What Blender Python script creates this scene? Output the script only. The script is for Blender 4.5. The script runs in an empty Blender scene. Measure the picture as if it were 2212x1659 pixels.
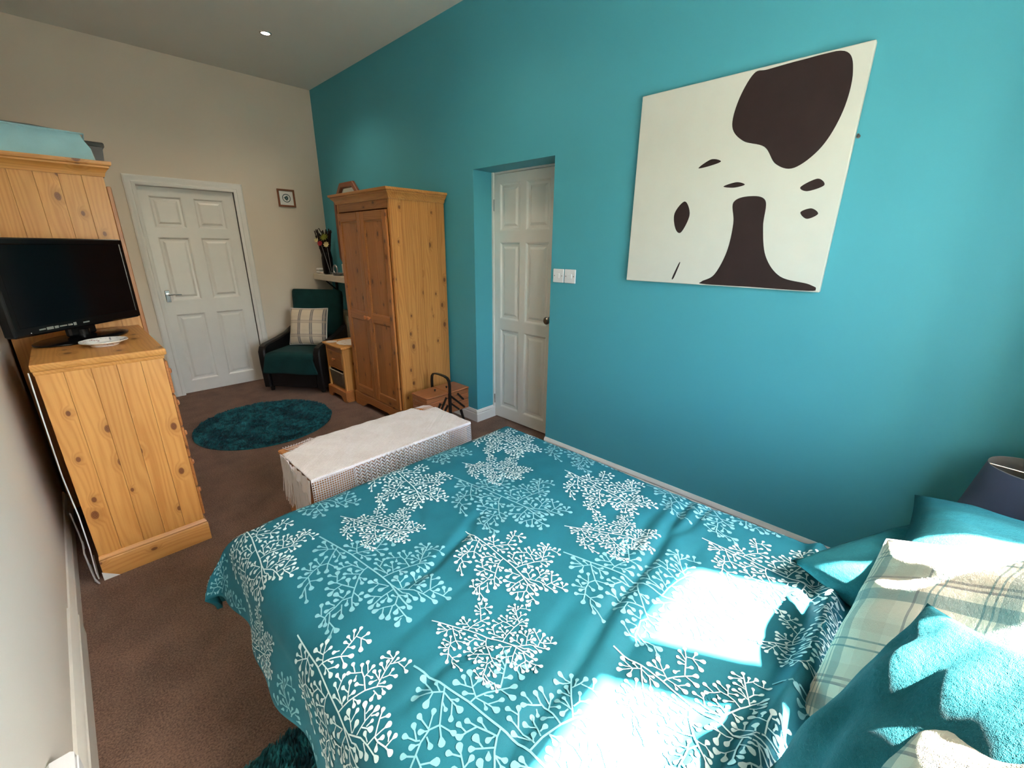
import bpy, bmesh, math, random
from mathutils import Vector, Matrix, noise as mnoise

random.seed(7)
scene = bpy.context.scene
C = scene.collection
PI = math.pi

# ------------------------------------------------------------------ camera
CAM_H = 1.4857
YAW, PITCH, ROLL = -0.8067, -0.3141, 0.0085
_f = Vector((-math.sin(YAW) * math.cos(PITCH), math.cos(YAW) * math.cos(PITCH), math.sin(PITCH)))
_r = Vector((math.cos(YAW), math.sin(YAW), 0))
_u = _r.cross(_f)
_r2 = _r * math.cos(ROLL) + _u * math.sin(ROLL)
_u2 = -_r * math.sin(ROLL) + _u * math.cos(ROLL)
cam_data = bpy.data.cameras.new('camera')
cam_data.sensor_width = 36.0
cam_data.sensor_fit = 'HORIZONTAL'
cam_data.lens = 913.5 / 2212 * 36.0
cam_data.clip_start = 0.02
cam = bpy.data.objects.new('camera', cam_data)
C.objects.link(cam)
cam.matrix_world = Matrix(((_r2.x, _u2.x, -_f.x, 0), (_r2.y, _u2.y, -_f.y, 0), (_r2.z, _u2.z, -_f.z, CAM_H), (0, 0, 0, 1)))
scene.camera = cam

# ------------------------------------------------------------------ world, sun, exposure
SUN_DIR = Vector((0.53, -1.0, 1.40)).normalized()        # towards the sun
world = bpy.data.worlds.new('sky')
scene.world = world
world.use_nodes = True
wn = world.node_tree.nodes
wl = world.node_tree.links
wn.clear()
w_out = wn.new('ShaderNodeOutputWorld')
w_bg = wn.new('ShaderNodeBackground')
w_sky = wn.new('ShaderNodeTexSky')
w_sky.sky_type = 'NISHITA'
w_sky.sun_disc = False
w_sky.sun_elevation = math.asin(SUN_DIR.z)
w_sky.sun_rotation = math.atan2(SUN_DIR.x, SUN_DIR.y)
w_sky.dust_density = 4.0
w_sky.ozone_density = 0.6
wl.new(w_sky.outputs[0], w_bg.inputs[0])
wl.new(w_bg.outputs[0], w_out.inputs[0])
w_bg.inputs[1].default_value = SKY_STRENGTH = 2.9
sun_data = bpy.data.lights.new('sun', 'SUN')
sun_data.energy = 190.0
sun_data.angle = math.radians(0.8)
sun_data.color = (1.0, 0.95, 0.86)
sun = bpy.data.objects.new('sun', sun_data)
C.objects.link(sun)
sun.rotation_euler = SUN_DIR.to_track_quat('Z', 'Y').to_euler()
sun.location = (4, -8, 10)

scene.view_settings.view_transform = 'Standard'
scene.view_settings.look = 'None'
scene.view_settings.exposure = 0.85
scene.view_settings.gamma = 1.0
scene.view_settings.use_curve_mapping = False
scene.cycles.use_denoising = True
scene.cycles.max_bounces = 10
scene.cycles.diffuse_bounces = 6
scene.cycles.transparent_max_bounces = 12
scene.cycles.sample_clamp_indirect = 8.0
scene.cycles.caustics_reflective = False
scene.cycles.caustics_refractive = False

# ------------------------------------------------------------------ room dimensions
XL, XR, YN, YB, HC = -0.26, 2.31, -0.62, 5.288, 3.076
WIN = (0.37, 1.67, 0.92, 2.205)        # window opening: x0, x1, z0, z1 in the wall behind the camera

# ------------------------------------------------------------------ mesh helpers
class MB:
    def __init__(self):
        self.v, self.f, self.uv = [], [], {}
        self.M = None
    def add(self, pts, faces, uvs=None):
        o = len(self.v)
        for i, p in enumerate(pts):
            p = Vector(p)
            self.v.append(tuple(self.M @ p) if self.M else tuple(p))
            if uvs: self.uv[o + i] = uvs[i]
        self.f += [tuple(o + i for i in q) for q in faces]
        return self
    def box(self, x0, x1, y0, y1, z0, z1, b=0.0):
        lo, hi = (x0, y0, z0), (x1, y1, z1)
        b = min(b, (x1 - x0) * .45, (y1 - y0) * .45, (z1 - z0) * .45)
        if b <= 0:
            p = [(x, y, z) for z in (z0, z1) for y in (y0, y1) for x in (x0, x1)]
            return self.add(p, [(0, 2, 3, 1), (4, 5, 7, 6), (0, 1, 5, 4), (2, 6, 7, 3), (0, 4, 6, 2), (1, 3, 7, 5)])
        pts, idx = [], {}
        for s in [(i, j, k) for i in (0, 1) for j in (0, 1) for k in (0, 1)]:
            for a in range(3):
                q = []
                for c in range(3):
                    e = hi[c] if s[c] else lo[c]
                    q.append(e if c == a else (e - b if s[c] else e + b))
                idx[s, a] = len(pts)
                pts.append(q)
        fs = []
        for a in range(3):
            o1, o2 = [c for c in range(3) if c != a]
            for sg in (0, 1):
                r = []
                for (p, q) in ((0, 0), (1, 0), (1, 1), (0, 1)):
                    s = [0, 0, 0]; s[a] = sg; s[o1] = p; s[o2] = q
                    r.append(idx[tuple(s), a])
                fs.append(r)
            for p in (0, 1):
                for q in (0, 1):
                    s0 = [0, 0, 0]; s0[o1] = p; s0[o2] = q; s1 = list(s0); s1[a] = 1
                    s0, s1 = tuple(s0), tuple(s1)
                    fs.append([idx[s0, o1], idx[s1, o1], idx[s1, o2], idx[s0, o2]])
        for s in [(i, j, k) for i in (0, 1) for j in (0, 1) for k in (0, 1)]:
            fs.append([idx[s, 0], idx[s, 1], idx[s, 2]])
        # orient outwards
        cx = Vector(((x0 + x1) / 2, (y0 + y1) / 2, (z0 + z1) / 2))
        res = []
        for fc in fs:
            P = [Vector(pts[i]) for i in fc]
            n = (P[1] - P[0]).cross(P[2] - P[0])
            m = sum(P, Vector()) / len(P) - cx
            res.append(fc if n.dot(m) > 0 else fc[::-1])
        return self.add(pts, res)
    def loops(self, rings, close=True, cap0=False, cap1=False):
        n = len(rings[0]); pts = [p for r in rings for p in r]; fs = []
        for i in range(len(rings) - 1):
            for j in range(n if close else n - 1):
                k = (j + 1) % n
                fs.append((i * n + j, i * n + k, (i + 1) * n + k, (i + 1) * n + j))
        if cap0: fs.append(tuple(range(n))[::-1])
        if cap1: fs.append(tuple((len(rings) - 1) * n + j for j in range(n)))
        return self.add(pts, fs)
    def lathe(self, prof, c=(0, 0, 0), n=24, axis='Z', cap0=False, cap1=False):
        rings = []
        for r, h in prof:
            ring = []
            for i in range(n):
                a = 2 * PI * i / n
                u, w = r * math.cos(a), r * math.sin(a)
                p = {'Z': (u, w, h), 'X': (h, u, w), 'Y': (w, h, u)}[axis]
                ring.append((p[0] + c[0], p[1] + c[1], p[2] + c[2]))
            rings.append(ring)
        return self.loops(rings, True, cap0, cap1)
    def tube(self, path, r, n=6, caps=True):
        path = [Vector(p) for p in path]
        rings = []
        prev = None
        for i, p in enumerate(path):
            d = (path[min(i + 1, len(path) - 1)] - path[max(i - 1, 0)])
            d = d.normalized() if d.length > 1e-9 else Vector((0, 0, 1))
            if prev is None:
                a = Vector((0, 0, 1)) if abs(d.z) < .9 else Vector((1, 0, 0))
                u = d.cross(a).normalized()
            else:
                u = (prev - d * prev.dot(d)).normalized()
            prev = u
            w = d.cross(u)
            rr = r[i] if isinstance(r, (list, tuple)) else r
            rings.append([tuple(p + (u * math.cos(2 * PI * k / n) + w * math.sin(2 * PI * k / n)) * rr) for k in range(n)])
        return self.loops(rings, True, caps, caps)
    def prism(self, poly, a0, a1, plane='XY'):
        """extrude a polygon given in plane between a0 and a1 along the third axis"""
        def P(p, a):
            return {'XY': (p[0], p[1], a), 'XZ': (p[0], a, p[1]), 'YZ': (a, p[0], p[1])}[plane]
        n = len(poly)
        pts = [P(p, a0) for p in poly] + [P(p, a1) for p in poly]
        fs = [tuple(range(n))[::-1], tuple(range(n, 2 * n))]
        fs += [(i, (i + 1) % n, n + (i + 1) % n, n + i) for i in range(n)]
        return self.add(pts, fs)
    def rect_sweep(self, prof, x0, x1, y0, y1, sides=(1, 1, 1, 1), cap=True):
        """profile of (out, z) swept round a rectangle; sides = grow on x0, x1, y0, y1"""
        rings = []
        for o, z in prof:
            a, b, c, d = x0 - o * sides[0], x1 + o * sides[1], y0 - o * sides[2], y1 + o * sides[3]
            rings.append([(a, c, z), (b, c, z), (b, d, z), (a, d, z)])
        return self.loops(rings, True, cap, cap)
    def grid(self, nu, nv, fn, uv=None):
        o = len(self.v)
        pts, uvs = [], []
        for j in range(nv + 1):
            for i in range(nu + 1):
                pts.append(fn(i / nu, j / nv))
                if uv: uvs.append(uv(i / nu, j / nv))
        fs = [(j * (nu + 1) + i, j * (nu + 1) + i + 1, (j + 1) * (nu + 1) + i + 1, (j + 1) * (nu + 1) + i) for j in range(nv) for i in range(nu)]
        return self.add(pts, fs, uvs if uv else None)
    def mesh(self, name, fix=True, angle=35):
        me = bpy.data.meshes.new(name)
        me.from_pydata(self.v, [], self.f)
        if fix:
            bm = bmesh.new(); bm.from_mesh(me)
            bmesh.ops.recalc_face_normals(bm, faces=bm.faces)
            bm.to_mesh(me); bm.free()
        if self.uv:
            ul = me.uv_layers.new(name='UVMap')
            for l in me.loops:
                ul.data[l.index].uv = self.uv.get(l.vertex_index, (0, 0))
        me.polygons.foreach_set('use_smooth', [True] * len(me.polygons))
        me.set_sharp_from_angle(angle=math.radians(angle))
        me.update()
        return me
    def build(self, name, m, parent=None, fix=True, angle=35):
        me = self.mesh(name, fix, angle)
        me.materials.append(m)
        o = bpy.data.objects.new(name, me)
        C.objects.link(o)
        if parent: o.parent = parent
        return o

def share(o, parent, loc, rot=(0, 0, 0), scale=(1, 1, 1), name=None):
    c = o.copy(); C.objects.link(c); c.parent = parent; c.location = loc; c.rotation_euler = rot; c.scale = scale
    if name: c.name = name
    return c

def thing(name, label, cat, loc=(0, 0, 0), rz=0.0, group=None):
    o = bpy.data.objects.new(name, None); C.objects.link(o)
    o.empty_display_size = 0.1
    o.location = loc; o.rotation_euler = (0, 0, rz)
    o['label'] = label; o['category'] = cat
    if group: o['group'] = group
    return o

def tag(o, label, cat, group=None, kind=None):
    o['label'] = label; o['category'] = cat
    if group: o['group'] = group
    if kind: o['kind'] = kind
    return o

def structure(o, label, cat):
    o['label'] = label; o['category'] = cat; o['kind'] = 'structure'
    return o

# ------------------------------------------------------------------ materials
class NT:
    def __init__(self, name):
        self.m = bpy.data.materials.new(name); self.m.use_nodes = True
        self.t = self.m.node_tree; self.n = self.t.nodes; self.l = self.t.links
        self.b = self.n['Principled BSDF']
    def new(self, typ, **kw):
        x = self.n.new(typ)
        for k, v in kw.items(): setattr(x, k, v)
        return x
    def set(self, inp, val):
        if hasattr(val, 'is_linked') or isinstance(val, bpy.types.NodeSocket): self.l.new(val, inp)
        else: inp.default_value = val
    def math(self, op, a, b=0.0, c=0.0, clamp=False):
        x = self.new('ShaderNodeMath', operation=op, use_clamp=clamp)
        for i, v in enumerate((a, b, c)): self.set(x.inputs[i], v)
        return x.outputs[0]
    def mix(self, fac, a, b, mode='MIX'):
        x = self.new('ShaderNodeMix', data_type='RGBA', blend_type=mode)
        self.set(x.inputs[0], fac)
        for s, v in ((x.inputs[6], a), (x.inputs[7], b)):
            self.set(s, v if isinstance(v, bpy.types.NodeSocket) else (*v[:3], 1.0))
        return x.outputs[2]
    def smooth(self, v, lo, hi):
        x = self.new('ShaderNodeMapRange', interpolation_type='SMOOTHSTEP')
        self.set(x.inputs[0], v); x.inputs[1].default_value = lo; x.inputs[2].default_value = hi
        return x.outputs[0]
    def noise(self, vec, scale, detail=2.0, rough=0.5):
        x = self.new('ShaderNodeTexNoise'); x.inputs['Scale'].default_value = scale
        x.inputs['Detail'].default_value = detail; x.inputs['Roughness'].default_value = rough
        if vec is not None: self.l.new(vec, x.inputs['Vector'])
        return x.outputs[0]
    def obj(self): return self.new('ShaderNodeTexCoord').outputs['Object']
    def bump(self, h, strength=0.3, dist=0.005):
        x = self.new('ShaderNodeBump'); x.inputs['Strength'].default_value = strength; x.inputs['Distance'].default_value = dist
        self.l.new(h, x.inputs['Height']); self.l.new(x.outputs[0], self.b.inputs['Normal'])
    def base(self, col=None, rough=0.5, spec=0.5, metal=0.0):
        if col is not None: self.set(self.b.inputs['Base Color'], col if isinstance(col, bpy.types.NodeSocket) else (*col, 1.0))
        self.b.inputs['Roughness'].default_value = rough
        self.b.inputs['Specular IOR Level'].default_value = spec
        self.b.inputs['Metallic'].default_value = metal
        return self

def plain(name, col, rough=0.5, spec=0.5, metal=0.0, var=0.06, nscale=12.0, bump=0.0, bscale=120.0, bdist=0.003):
    t = NT(name)
    co = t.obj()
    n = t.noise(co, nscale, 3)
    c2 = tuple(max(0, x * (1 - 2 * var)) for x in col)
    t.base(t.mix(n, c2, tuple(min(1, x * (1 + var)) for x in col)), rough, spec, metal)
    if bump: t.bump(t.noise(co, bscale, 2), bump, bdist)
    return t.m

def pine(name, axis='z', light=(0.66, 0.325, 0.095), mid=(0.47, 0.19, 0.045), knot=(0.13, 0.035, 0.012), knots=1.0, rough=0.38):
    t = NT(name)
    oi = t.new('ShaderNodeObjectInfo')
    off = t.math('MULTIPLY', oi.outputs['Random'], 61.0)
    sep = t.new('ShaderNodeSeparateXYZ'); t.l.new(t.obj(), sep.inputs[0])
    ax = {'x': (1, 2, 0), 'y': (0, 2, 1), 'z': (0, 1, 2)}[axis]
    a, b, l = (sep.outputs[i] for i in ax)
    def vec(sa, sb, sl):
        c = t.new('ShaderNodeCombineXYZ')
        t.set(c.inputs[0], t.math('MULTIPLY', a, sa)); t.set(c.inputs[1], t.math('MULTIPLY', b, sb))
        t.set(c.inputs[2], t.math('MULTIPLY_ADD', l, sl, off))
        return c.outputs[0]
    ab = t.math('ADD', a, b)
    vo = t.new('ShaderNodeTexVoronoi', voronoi_dimensions='2D'); vo.inputs['Scale'].default_value = 1.0
    kv = t.new('ShaderNodeCombineXYZ')
    t.set(kv.inputs[0], t.math('MULTIPLY_ADD', ab, 7.5, off)); t.set(kv.inputs[1], t.math('MULTIPLY_ADD', l, 4.6, off))
    t.l.new(kv.outputs[0], vo.inputs['Vector'])
    d = vo.outputs['Distance']
    sc = t.new('ShaderNodeSeparateColor'); t.l.new(vo.outputs['Color'], sc.inputs[0])
    has = t.math('GREATER_THAN', sc.outputs[0], 1 - 0.55 * knots)
    size = t.math('MULTIPLY_ADD', sc.outputs[1], 0.055, 0.045)
    kd = t.math('DIVIDE', d, size)
    kmask = t.math('MULTIPLY', t.smooth(kd, 1.15, 0.75), has)
    halo = t.math('MULTIPLY', t.smooth(kd, 3.4, 0.9), has)
    warp = t.noise(vec(6, 6, 0.7), 1.0, 3)
    ring = t.math('ADD', t.math('ADD', a, b), t.math('MULTIPLY', warp, 0.22))
    ring = t.math('ADD', ring, t.math('MULTIPLY', halo, 0.03))
    s = t.math('SINE', t.math('MULTIPLY', ring, 2 * PI * 48))
    s = t.math('MULTIPLY_ADD', s, 0.5, 0.5)
    s = t.math('POWER', s, 1.6)
    fib = t.noise(vec(170, 170, 5), 1.0, 2)
    tone = t.noise(vec(14, 14, 0.8), 1.0, 3)
    f = t.math('MULTIPLY_ADD', s, 0.20, t.math('MULTIPLY_ADD', fib, 0.30, t.math('MULTIPLY', tone, 0.60)))
    f = t.smooth(f, 0.22, 0.92)
    col = t.mix(f, light, mid)
    col = t.mix(t.math('MULTIPLY', halo, 0.45), col, tuple(x * .72 for x in mid))
    kin = t.math('MULTIPLY_ADD', t.math('SINE', t.math('MULTIPLY', kd, 16.0)), 0.16, 0.86)
    col = t.mix(t.math('MULTIPLY', kmask, kin), col, knot)
    tonev = t.math('MULTIPLY_ADD', oi.outputs['Random'], 0.22, 0.88)
    hs = t.new('ShaderNodeHueSaturation'); t.set(hs.inputs['Value'], tonev); t.l.new(col, hs.inputs['Color'])
    t.base(hs.outputs[0], rough, 0.45)
    t.bump(f, 0.06, 0.002)
    return t.m

PZ = pine('pine_vertical', 'z')
PX = pine('pine_crosswise', 'x')
PY = pine('pine_lengthwise', 'y')
PWZ = pine('dimmed_amber_pine_vertical', 'z', (0.57, 0.262, 0.075), (0.37, 0.138, 0.033), (0.11, 0.03, 0.012))  # wardrobe pine, darkened in colour for its distance from the window
PWY = pine('dimmed_amber_pine_lengthwise', 'y', (0.57, 0.262, 0.075), (0.37, 0.138, 0.033), (0.11, 0.03, 0.012), 0.6)
PRZ = pine('shaded_red_pine_vertical', 'z', (0.45, 0.175, 0.05), (0.31, 0.105, 0.027), (0.10, 0.03, 0.012))  # redder, darker pine: shade on the furniture fronts put into the colour
PRY = pine('shaded_red_pine_lengthwise', 'y', (0.44, 0.17, 0.048), (0.31, 0.105, 0.027), (0.10, 0.03, 0.012), 0.6)
PKNOB = pine('orange_turned_pine', 'x', (0.55, 0.20, 0.06), (0.42, 0.13, 0.035), knots=0.0, rough=0.3)
TEAK = pine('teak', 'x', (0.36, 0.135, 0.055), (0.22, 0.075, 0.03), (0.08, 0.03, 0.015), 0.15, 0.35)
DARKWOOD = pine('dark_stained_wood', 'z', (0.25, 0.09, 0.04), (0.15, 0.05, 0.024), (0.05, 0.02, 0.01), 0.1, 0.35)
CHESTW = pine('honey_wood', 'x', (0.56, 0.24, 0.075), (0.43, 0.16, 0.045), knots=0.4)

def wall_paint(name, col, var=0.03):
    t = NT(name); co = t.obj()
    n = t.noise(co, 2.2, 3)
    c = t.mix(n, tuple(x * (1 - var) for x in col), tuple(min(1, x * (1 + var)) for x in col))
    t.base(c, 0.62, 0.35)
    t.bump(t.noise(co, 260, 2), 0.12, 0.0012)
    return t.m
TEAL = wall_paint('teal_paint', (0.064, 0.33, 0.41))
BEIGE = wall_paint('beige_paint', (0.66, 0.58, 0.48))
PALEW = wall_paint('pale_grey_paint', (0.70, 0.66, 0.60))
CEIL = wall_paint('ceiling_paint', (0.70, 0.69, 0.65))
WHITEP = plain('white_gloss_paint', (0.72, 0.71, 0.67), 0.32, 0.5, var=0.03)
def carpet_mat():
    t = NT('brown_carpet'); co = t.obj()
    n1 = t.noise(co, 170, 3, 0.75); n2 = t.noise(co, 5, 4, 0.6); n3 = t.noise(co, 900, 1)
    f = t.math('ADD', t.math('MULTIPLY', n1, 0.76), t.math('MULTIPLY', n2, 0.24))
    c = t.mix(t.smooth(f, 0.36, 0.64), (0.105, 0.058, 0.042), (0.30, 0.178, 0.130))
    t.base(c, 0.95, 0.1)
    t.b.inputs['Sheen Weight'].default_value = 0.08
    t.b.inputs['Sheen Roughness'].default_value = 0.6
    t.bump(t.math('ADD', n1, t.math('MULTIPLY', n3, 0.5)), 0.9, 0.006)
    return t.m
CARPET = carpet_mat()
def fabric(name, col, rough=0.9, sheen=0.3, var=0.10, weave=900, spec=0.15, slub=0.0):
    t = NT(name); co = t.obj()
    n = t.noise(co, 9, 4); w = t.noise(co, weave, 1)
    f = t.math('ADD', t.math('MULTIPLY', n, 0.6), t.math('MULTIPLY', w, 0.4))
    c = t.mix(t.smooth(f, 0.3, 0.7), tuple(x * (1 - var) for x in col), tuple(min(1, x * (1 + var)) for x in col))
    t.base(c, rough, spec)
    t.b.inputs['Sheen Weight'].default_value = sheen
    if slub: t.bump(t.math('ADD', t.math('MULTIPLY', w, 0.3), t.noise(co, 85, 4, 0.7)), slub, 0.010)
    else: t.bump(w, 0.25, 0.0015)
    return t.m
DUVET = fabric('teal_cotton', (0.009, 0.106, 0.146), 0.7, 0.0, 0.12, spec=0.2)
PRINTW = fabric('white_print', (0.54, 0.67, 0.68), 0.7, 0.05, 0.04)
PRINTA = fabric('aqua_print', (0.17, 0.38, 0.44), 0.7, 0.0, 0.05)
PILLOW = fabric('teal_pillow_cotton', (0.008, 0.092, 0.115), 0.8, 0.0, 0.18, spec=0.15, slub=0.55)
SHAWL = fabric('blush_white_wool', (0.74, 0.66, 0.64), 0.95, 0.1, 0.07)
SHAWL2 = fabric('white_wool', (0.80, 0.76, 0.78), 0.95, 0.1, 0.05)
GREEN = fabric('dark_green_fleece', (0.006, 0.036, 0.036), 0.95, 0.03, 0.2)
BLACKL = plain('black_leather', (0.006, 0.006, 0.007), 0.42, 0.35, var=0.2, bump=0.15, bscale=300)
MATTR = fabric('cream_ticking', (0.65, 0.62, 0.56))
BASEF = fabric('grey_divan_fabric', (0.25, 0.25, 0.26))
BLUEF = fabric('pale_blue_fabric', (0.33, 0.56, 0.63), 0.9, 0.3, 0.08)
BLACKP = plain('gloss_black_plastic', (0.004, 0.004, 0.005), 0.2, 0.25, var=0.1)
SCREEN = plain('dark_screen', (0.002, 0.0025, 0.004), 0.12, 0.2, var=0.1)
BLACKM = plain('satin_black_lacquer', (0.010, 0.009, 0.009), 0.35, 0.4, var=0.2)
GREYP = plain('grey_marking', (0.20, 0.21, 0.20), 0.5, 0.3)
WHITEPL = plain('white_plastic', (0.74, 0.75, 0.77), 0.3, 0.5, var=0.02)
CHROME = plain('chrome', (0.75, 0.75, 0.76), 0.12, 0.5, 1.0, var=0.03)
PEWTER = plain('pewter', (0.22, 0.20, 0.18), 0.3, 0.5, 1.0, var=0.1)
DARKBOX = plain('dark_grey_plastic', (0.035, 0.036, 0.035), 0.4, 0.5, var=0.2)
RADM = plain('cream_enamel', (0.52, 0.46, 0.33), 0.35, 0.5, var=0.03)
SHELFM = plain('cream_shelf_paint', (0.62, 0.55, 0.45), 0.45, 0.4, var=0.04)
CANVAS = plain('cream_canvas', (0.65, 0.64, 0.585), 0.8, 0.2, var=0.02, bump=0.25, bscale=700, bdist=0.001)
INK = plain('dark_brown_ink', (0.025, 0.013, 0.013), 0.75, 0.25, var=0.1)
WICKER = plain('grey_wicker', (0.20, 0.155, 0.11), 0.8, 0.2, var=0.5, nscale=150, bump=0.8, bscale=160)
LINEN = plain('cream_linen', (0.78, 0.70, 0.62), 0.9, 0.2, var=0.05)
WAX = plain('ivory_wax', (0.70, 0.66, 0.58), 0.5, 0.4, var=0.03)
GREYMET = plain('brushed_grey_metal', (0.33, 0.33, 0.34), 0.35, 0.5, 0.7, var=0.1)
STEM = plain('dark_dried_stem', (0.018, 0.010, 0.010), 0.6, 0.3, var=0.4)
REDF = plain('red_petal', (0.32, 0.03, 0.04), 0.7, 0.2, var=0.2)
CREAMF = plain('cream_petal', (0.65, 0.55, 0.28), 0.7, 0.2, var=0.2)
LIMEF = plain('lime_leaf', (0.22, 0.24, 0.035), 0.6, 0.2, var=0.3)
SHADE = fabric('slate_lampshade', (0.05, 0.065, 0.115), 0.9, 0.1, 0.05)
SHADEIN = plain('grey_shade_lining', (0.25, 0.25, 0.26), 0.8, 0.2, var=0.02)
EMBLEM = plain('dark_green_ink', (0.03, 0.075, 0.08), 0.7, 0.2, var=0.1)
PAPER = plain('white_paper', (0.72, 0.72, 0.69), 0.8, 0.2, var=0.02)
MIRROR = plain('silvered_glass', (0.85, 0.86, 0.85), 0.03, 0.5, 1.0, var=0.0)
RED = plain('red_brown_plastic', (0.25, 0.04, 0.03), 0.4, 0.4)
BOUNCE_GREY = plain('grey_bounce_ground', (0.17, 0.16, 0.145), 0.9, 0.1, var=0.3, nscale=3)  # neutral grey for the ground added to bounce sunlight indoors
def emit(name, col, s):
    t = NT(name); t.base((0.8, 0.8, 0.8), 0.4)
    t.b.inputs['Emission Color'].default_value = (*col, 1); t.b.inputs['Emission Strength'].default_value = s
    return t.m
BULB = emit('lit_bulb', (1.0, 0.86, 0.68), 22.0)
def glass_mat():
    t = NT('window_glass')
    tr = t.new('ShaderNodeBsdfTransparent'); tr.inputs[0].default_value = (0.96, 0.98, 0.97, 1)
    gl = t.new('ShaderNodeBsdfGlossy'); gl.inputs['Roughness'].default_value = 0.02
    mx = t.new('ShaderNodeMixShader'); mx.inputs[0].default_value = 0.06
    t.l.new(tr.outputs[0], mx.inputs[1]); t.l.new(gl.outputs[0], mx.inputs[2])
    t.l.new(mx.outputs[0], t.n['Material Output'].inputs[0])
    return t.m
GLASS = glass_mat()

def plaid(name, base, bands_u, bands_v, per_u, per_v):
    """bands: (centre, half width, colour, strength) as fractions of the period, in metres of the UV map"""
    t = NT(name)
    uv = t.new('ShaderNodeUVMap'); sp = t.new('ShaderNodeSeparateXYZ'); t.l.new(uv.outputs[0], sp.inputs[0])
    col = None
    n = t.noise(t.obj(), 700, 1)
    col = t.mix(n, tuple(x * .93 for x in base), tuple(min(1, x * 1.05) for x in base))
    for k, (bands, per) in enumerate(((bands_u, per_u), (bands_v, per_v))):
        c = t.math('FRACT', t.math('ADD', t.math('DIVIDE', sp.outputs[k], per), 50.0))
        for (p, w, bc, st) in bands:
            m = t.math('MULTIPLY', t.math('COMPARE', c, p, w), st)
            col = t.mix(m, col, bc)
    t.base(col, 0.92, 0.12)
    t.bump(t.math('ADD', t.math('MULTIPLY', n, 0.4), t.noise(t.obj(), 110, 3, 0.7)), 0.4, 0.006)
    return t.m
_cr = (0.64, 0.57, 0.47); _tg = (0.10, 0.19, 0.20); _gy = (0.13, 0.13, 0.15); _tp = (0.46, 0.37, 0.29)
PLAID = plaid('cream_teal_plaid', _cr,
    [(0.20, 0.055, _tg, 0.62), (0.36, 0.012, _gy, 0.75), (0.41, 0.012, _gy, 0.75), (0.45, 0.09, _tp, 0.28), (0.68, 0.008, _tg, 0.8), (0.75, 0.008, _tg, 0.8), (0.88, 0.05, _tp, 0.3)],
    [(0.25, 0.05, _tg, 0.55), (0.12, 0.007, _tg, 0.7), (0.17, 0.007, _tg, 0.7), (0.50, 0.09, _tp, 0.30), (0.72, 0.010, _gy, 0.6), (0.80, 0.007, _tg, 0.7), (0.85, 0.007, _tg, 0.7)], 0.235, 0.235)
PLAID2 = plaid('cream_grey_plaid', (0.62, 0.53, 0.41),
    [(0.35, 0.035, _gy, 0.8), (0.52, 0.035, _gy, 0.8), (0.43, 0.10, _gy, 0.45)],
    [(0.30, 0.10, _tp, 0.6), (0.22, 0.012, _gy, 0.4), (0.40, 0.02, _gy, 0.45), (0.62, 0.01, _tp, 0.6), (0.70, 0.01, _tp, 0.6)], 0.135, 0.15)

# ================================================================== THE ROOM
OP_Y0, OP_Y1, OP_Z, OP_D = 1.857, 2.634, 2.03, 0.20       # recess of the second door in the teal wall
D1X, D1W, D1H = 0.643, 0.762, 1.985                       # door in the back wall
WT = 0.30

structure(MB().box(XL - .4, XR + .5, YN - .4, YB + .4, -0.12, 0.0).build('floor', CARPET), 'brown cut-pile carpet covering the bedroom floor', 'carpet')
structure(MB().box(XL - .4, XR + .5, YN - .4, YB + .4, HC, HC + .12).build('ceiling', CEIL), 'plain off-white high ceiling with a recessed spotlight', 'ceiling')

m = MB()
m.box(XR, XR + WT, YN - .3, OP_Y0, 0, HC); m.box(XR, XR + WT, OP_Y1, YB + .3, 0, HC); m.box(XR, XR + WT, OP_Y0, OP_Y1, OP_Z, HC)
structure(m.build('wall_right', TEAL), 'long teal painted wall with a deep door recess', 'wall')
structure(MB().box(XL - .3, XL, YN - .3, YB + .3, 0, HC).build('wall_left', PALEW), 'pale grey-beige side wall at the left edge', 'wall')
m = MB()
m.box(XL - .3, D1X, YB, YB + WT, 0, HC); m.box(D1X + D1W, XR, YB, YB + WT, 0, HC); m.box(D1X, D1X + D1W, YB, YB + WT, D1H + .005, HC)
structure(m.build('wall_back', BEIGE), 'beige end wall holding the white panelled door', 'wall')
x0, x1, z0, z1 = WIN
m = MB()
m.box(XL, x0, YN - .16, YN, 0, HC); m.box(x1, XR, YN - .16, YN, 0, HC); m.box(x0, x1, YN - .16, YN, 0, z0); m.box(x0, x1, YN - .16, YN, z1, HC)
structure(m.build('wall_front', BEIGE), 'beige wall behind the bed head with the window', 'wall')
structure(MB().box(XR + WT, XR + WT + .05, OP_Y0 - .3, OP_Y1 + .3, 0, OP_Z + .2).build('wall_behind_door', BEIGE), 'wall closing the space behind the recessed door', 'wall')
structure(MB().box(D1X - .2, D1X + D1W + .2, YB + WT, YB + WT + .05, 0, D1H + .2).build('wall_behind_back_door', BEIGE), 'wall closing the space behind the end wall door', 'wall')

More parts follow.
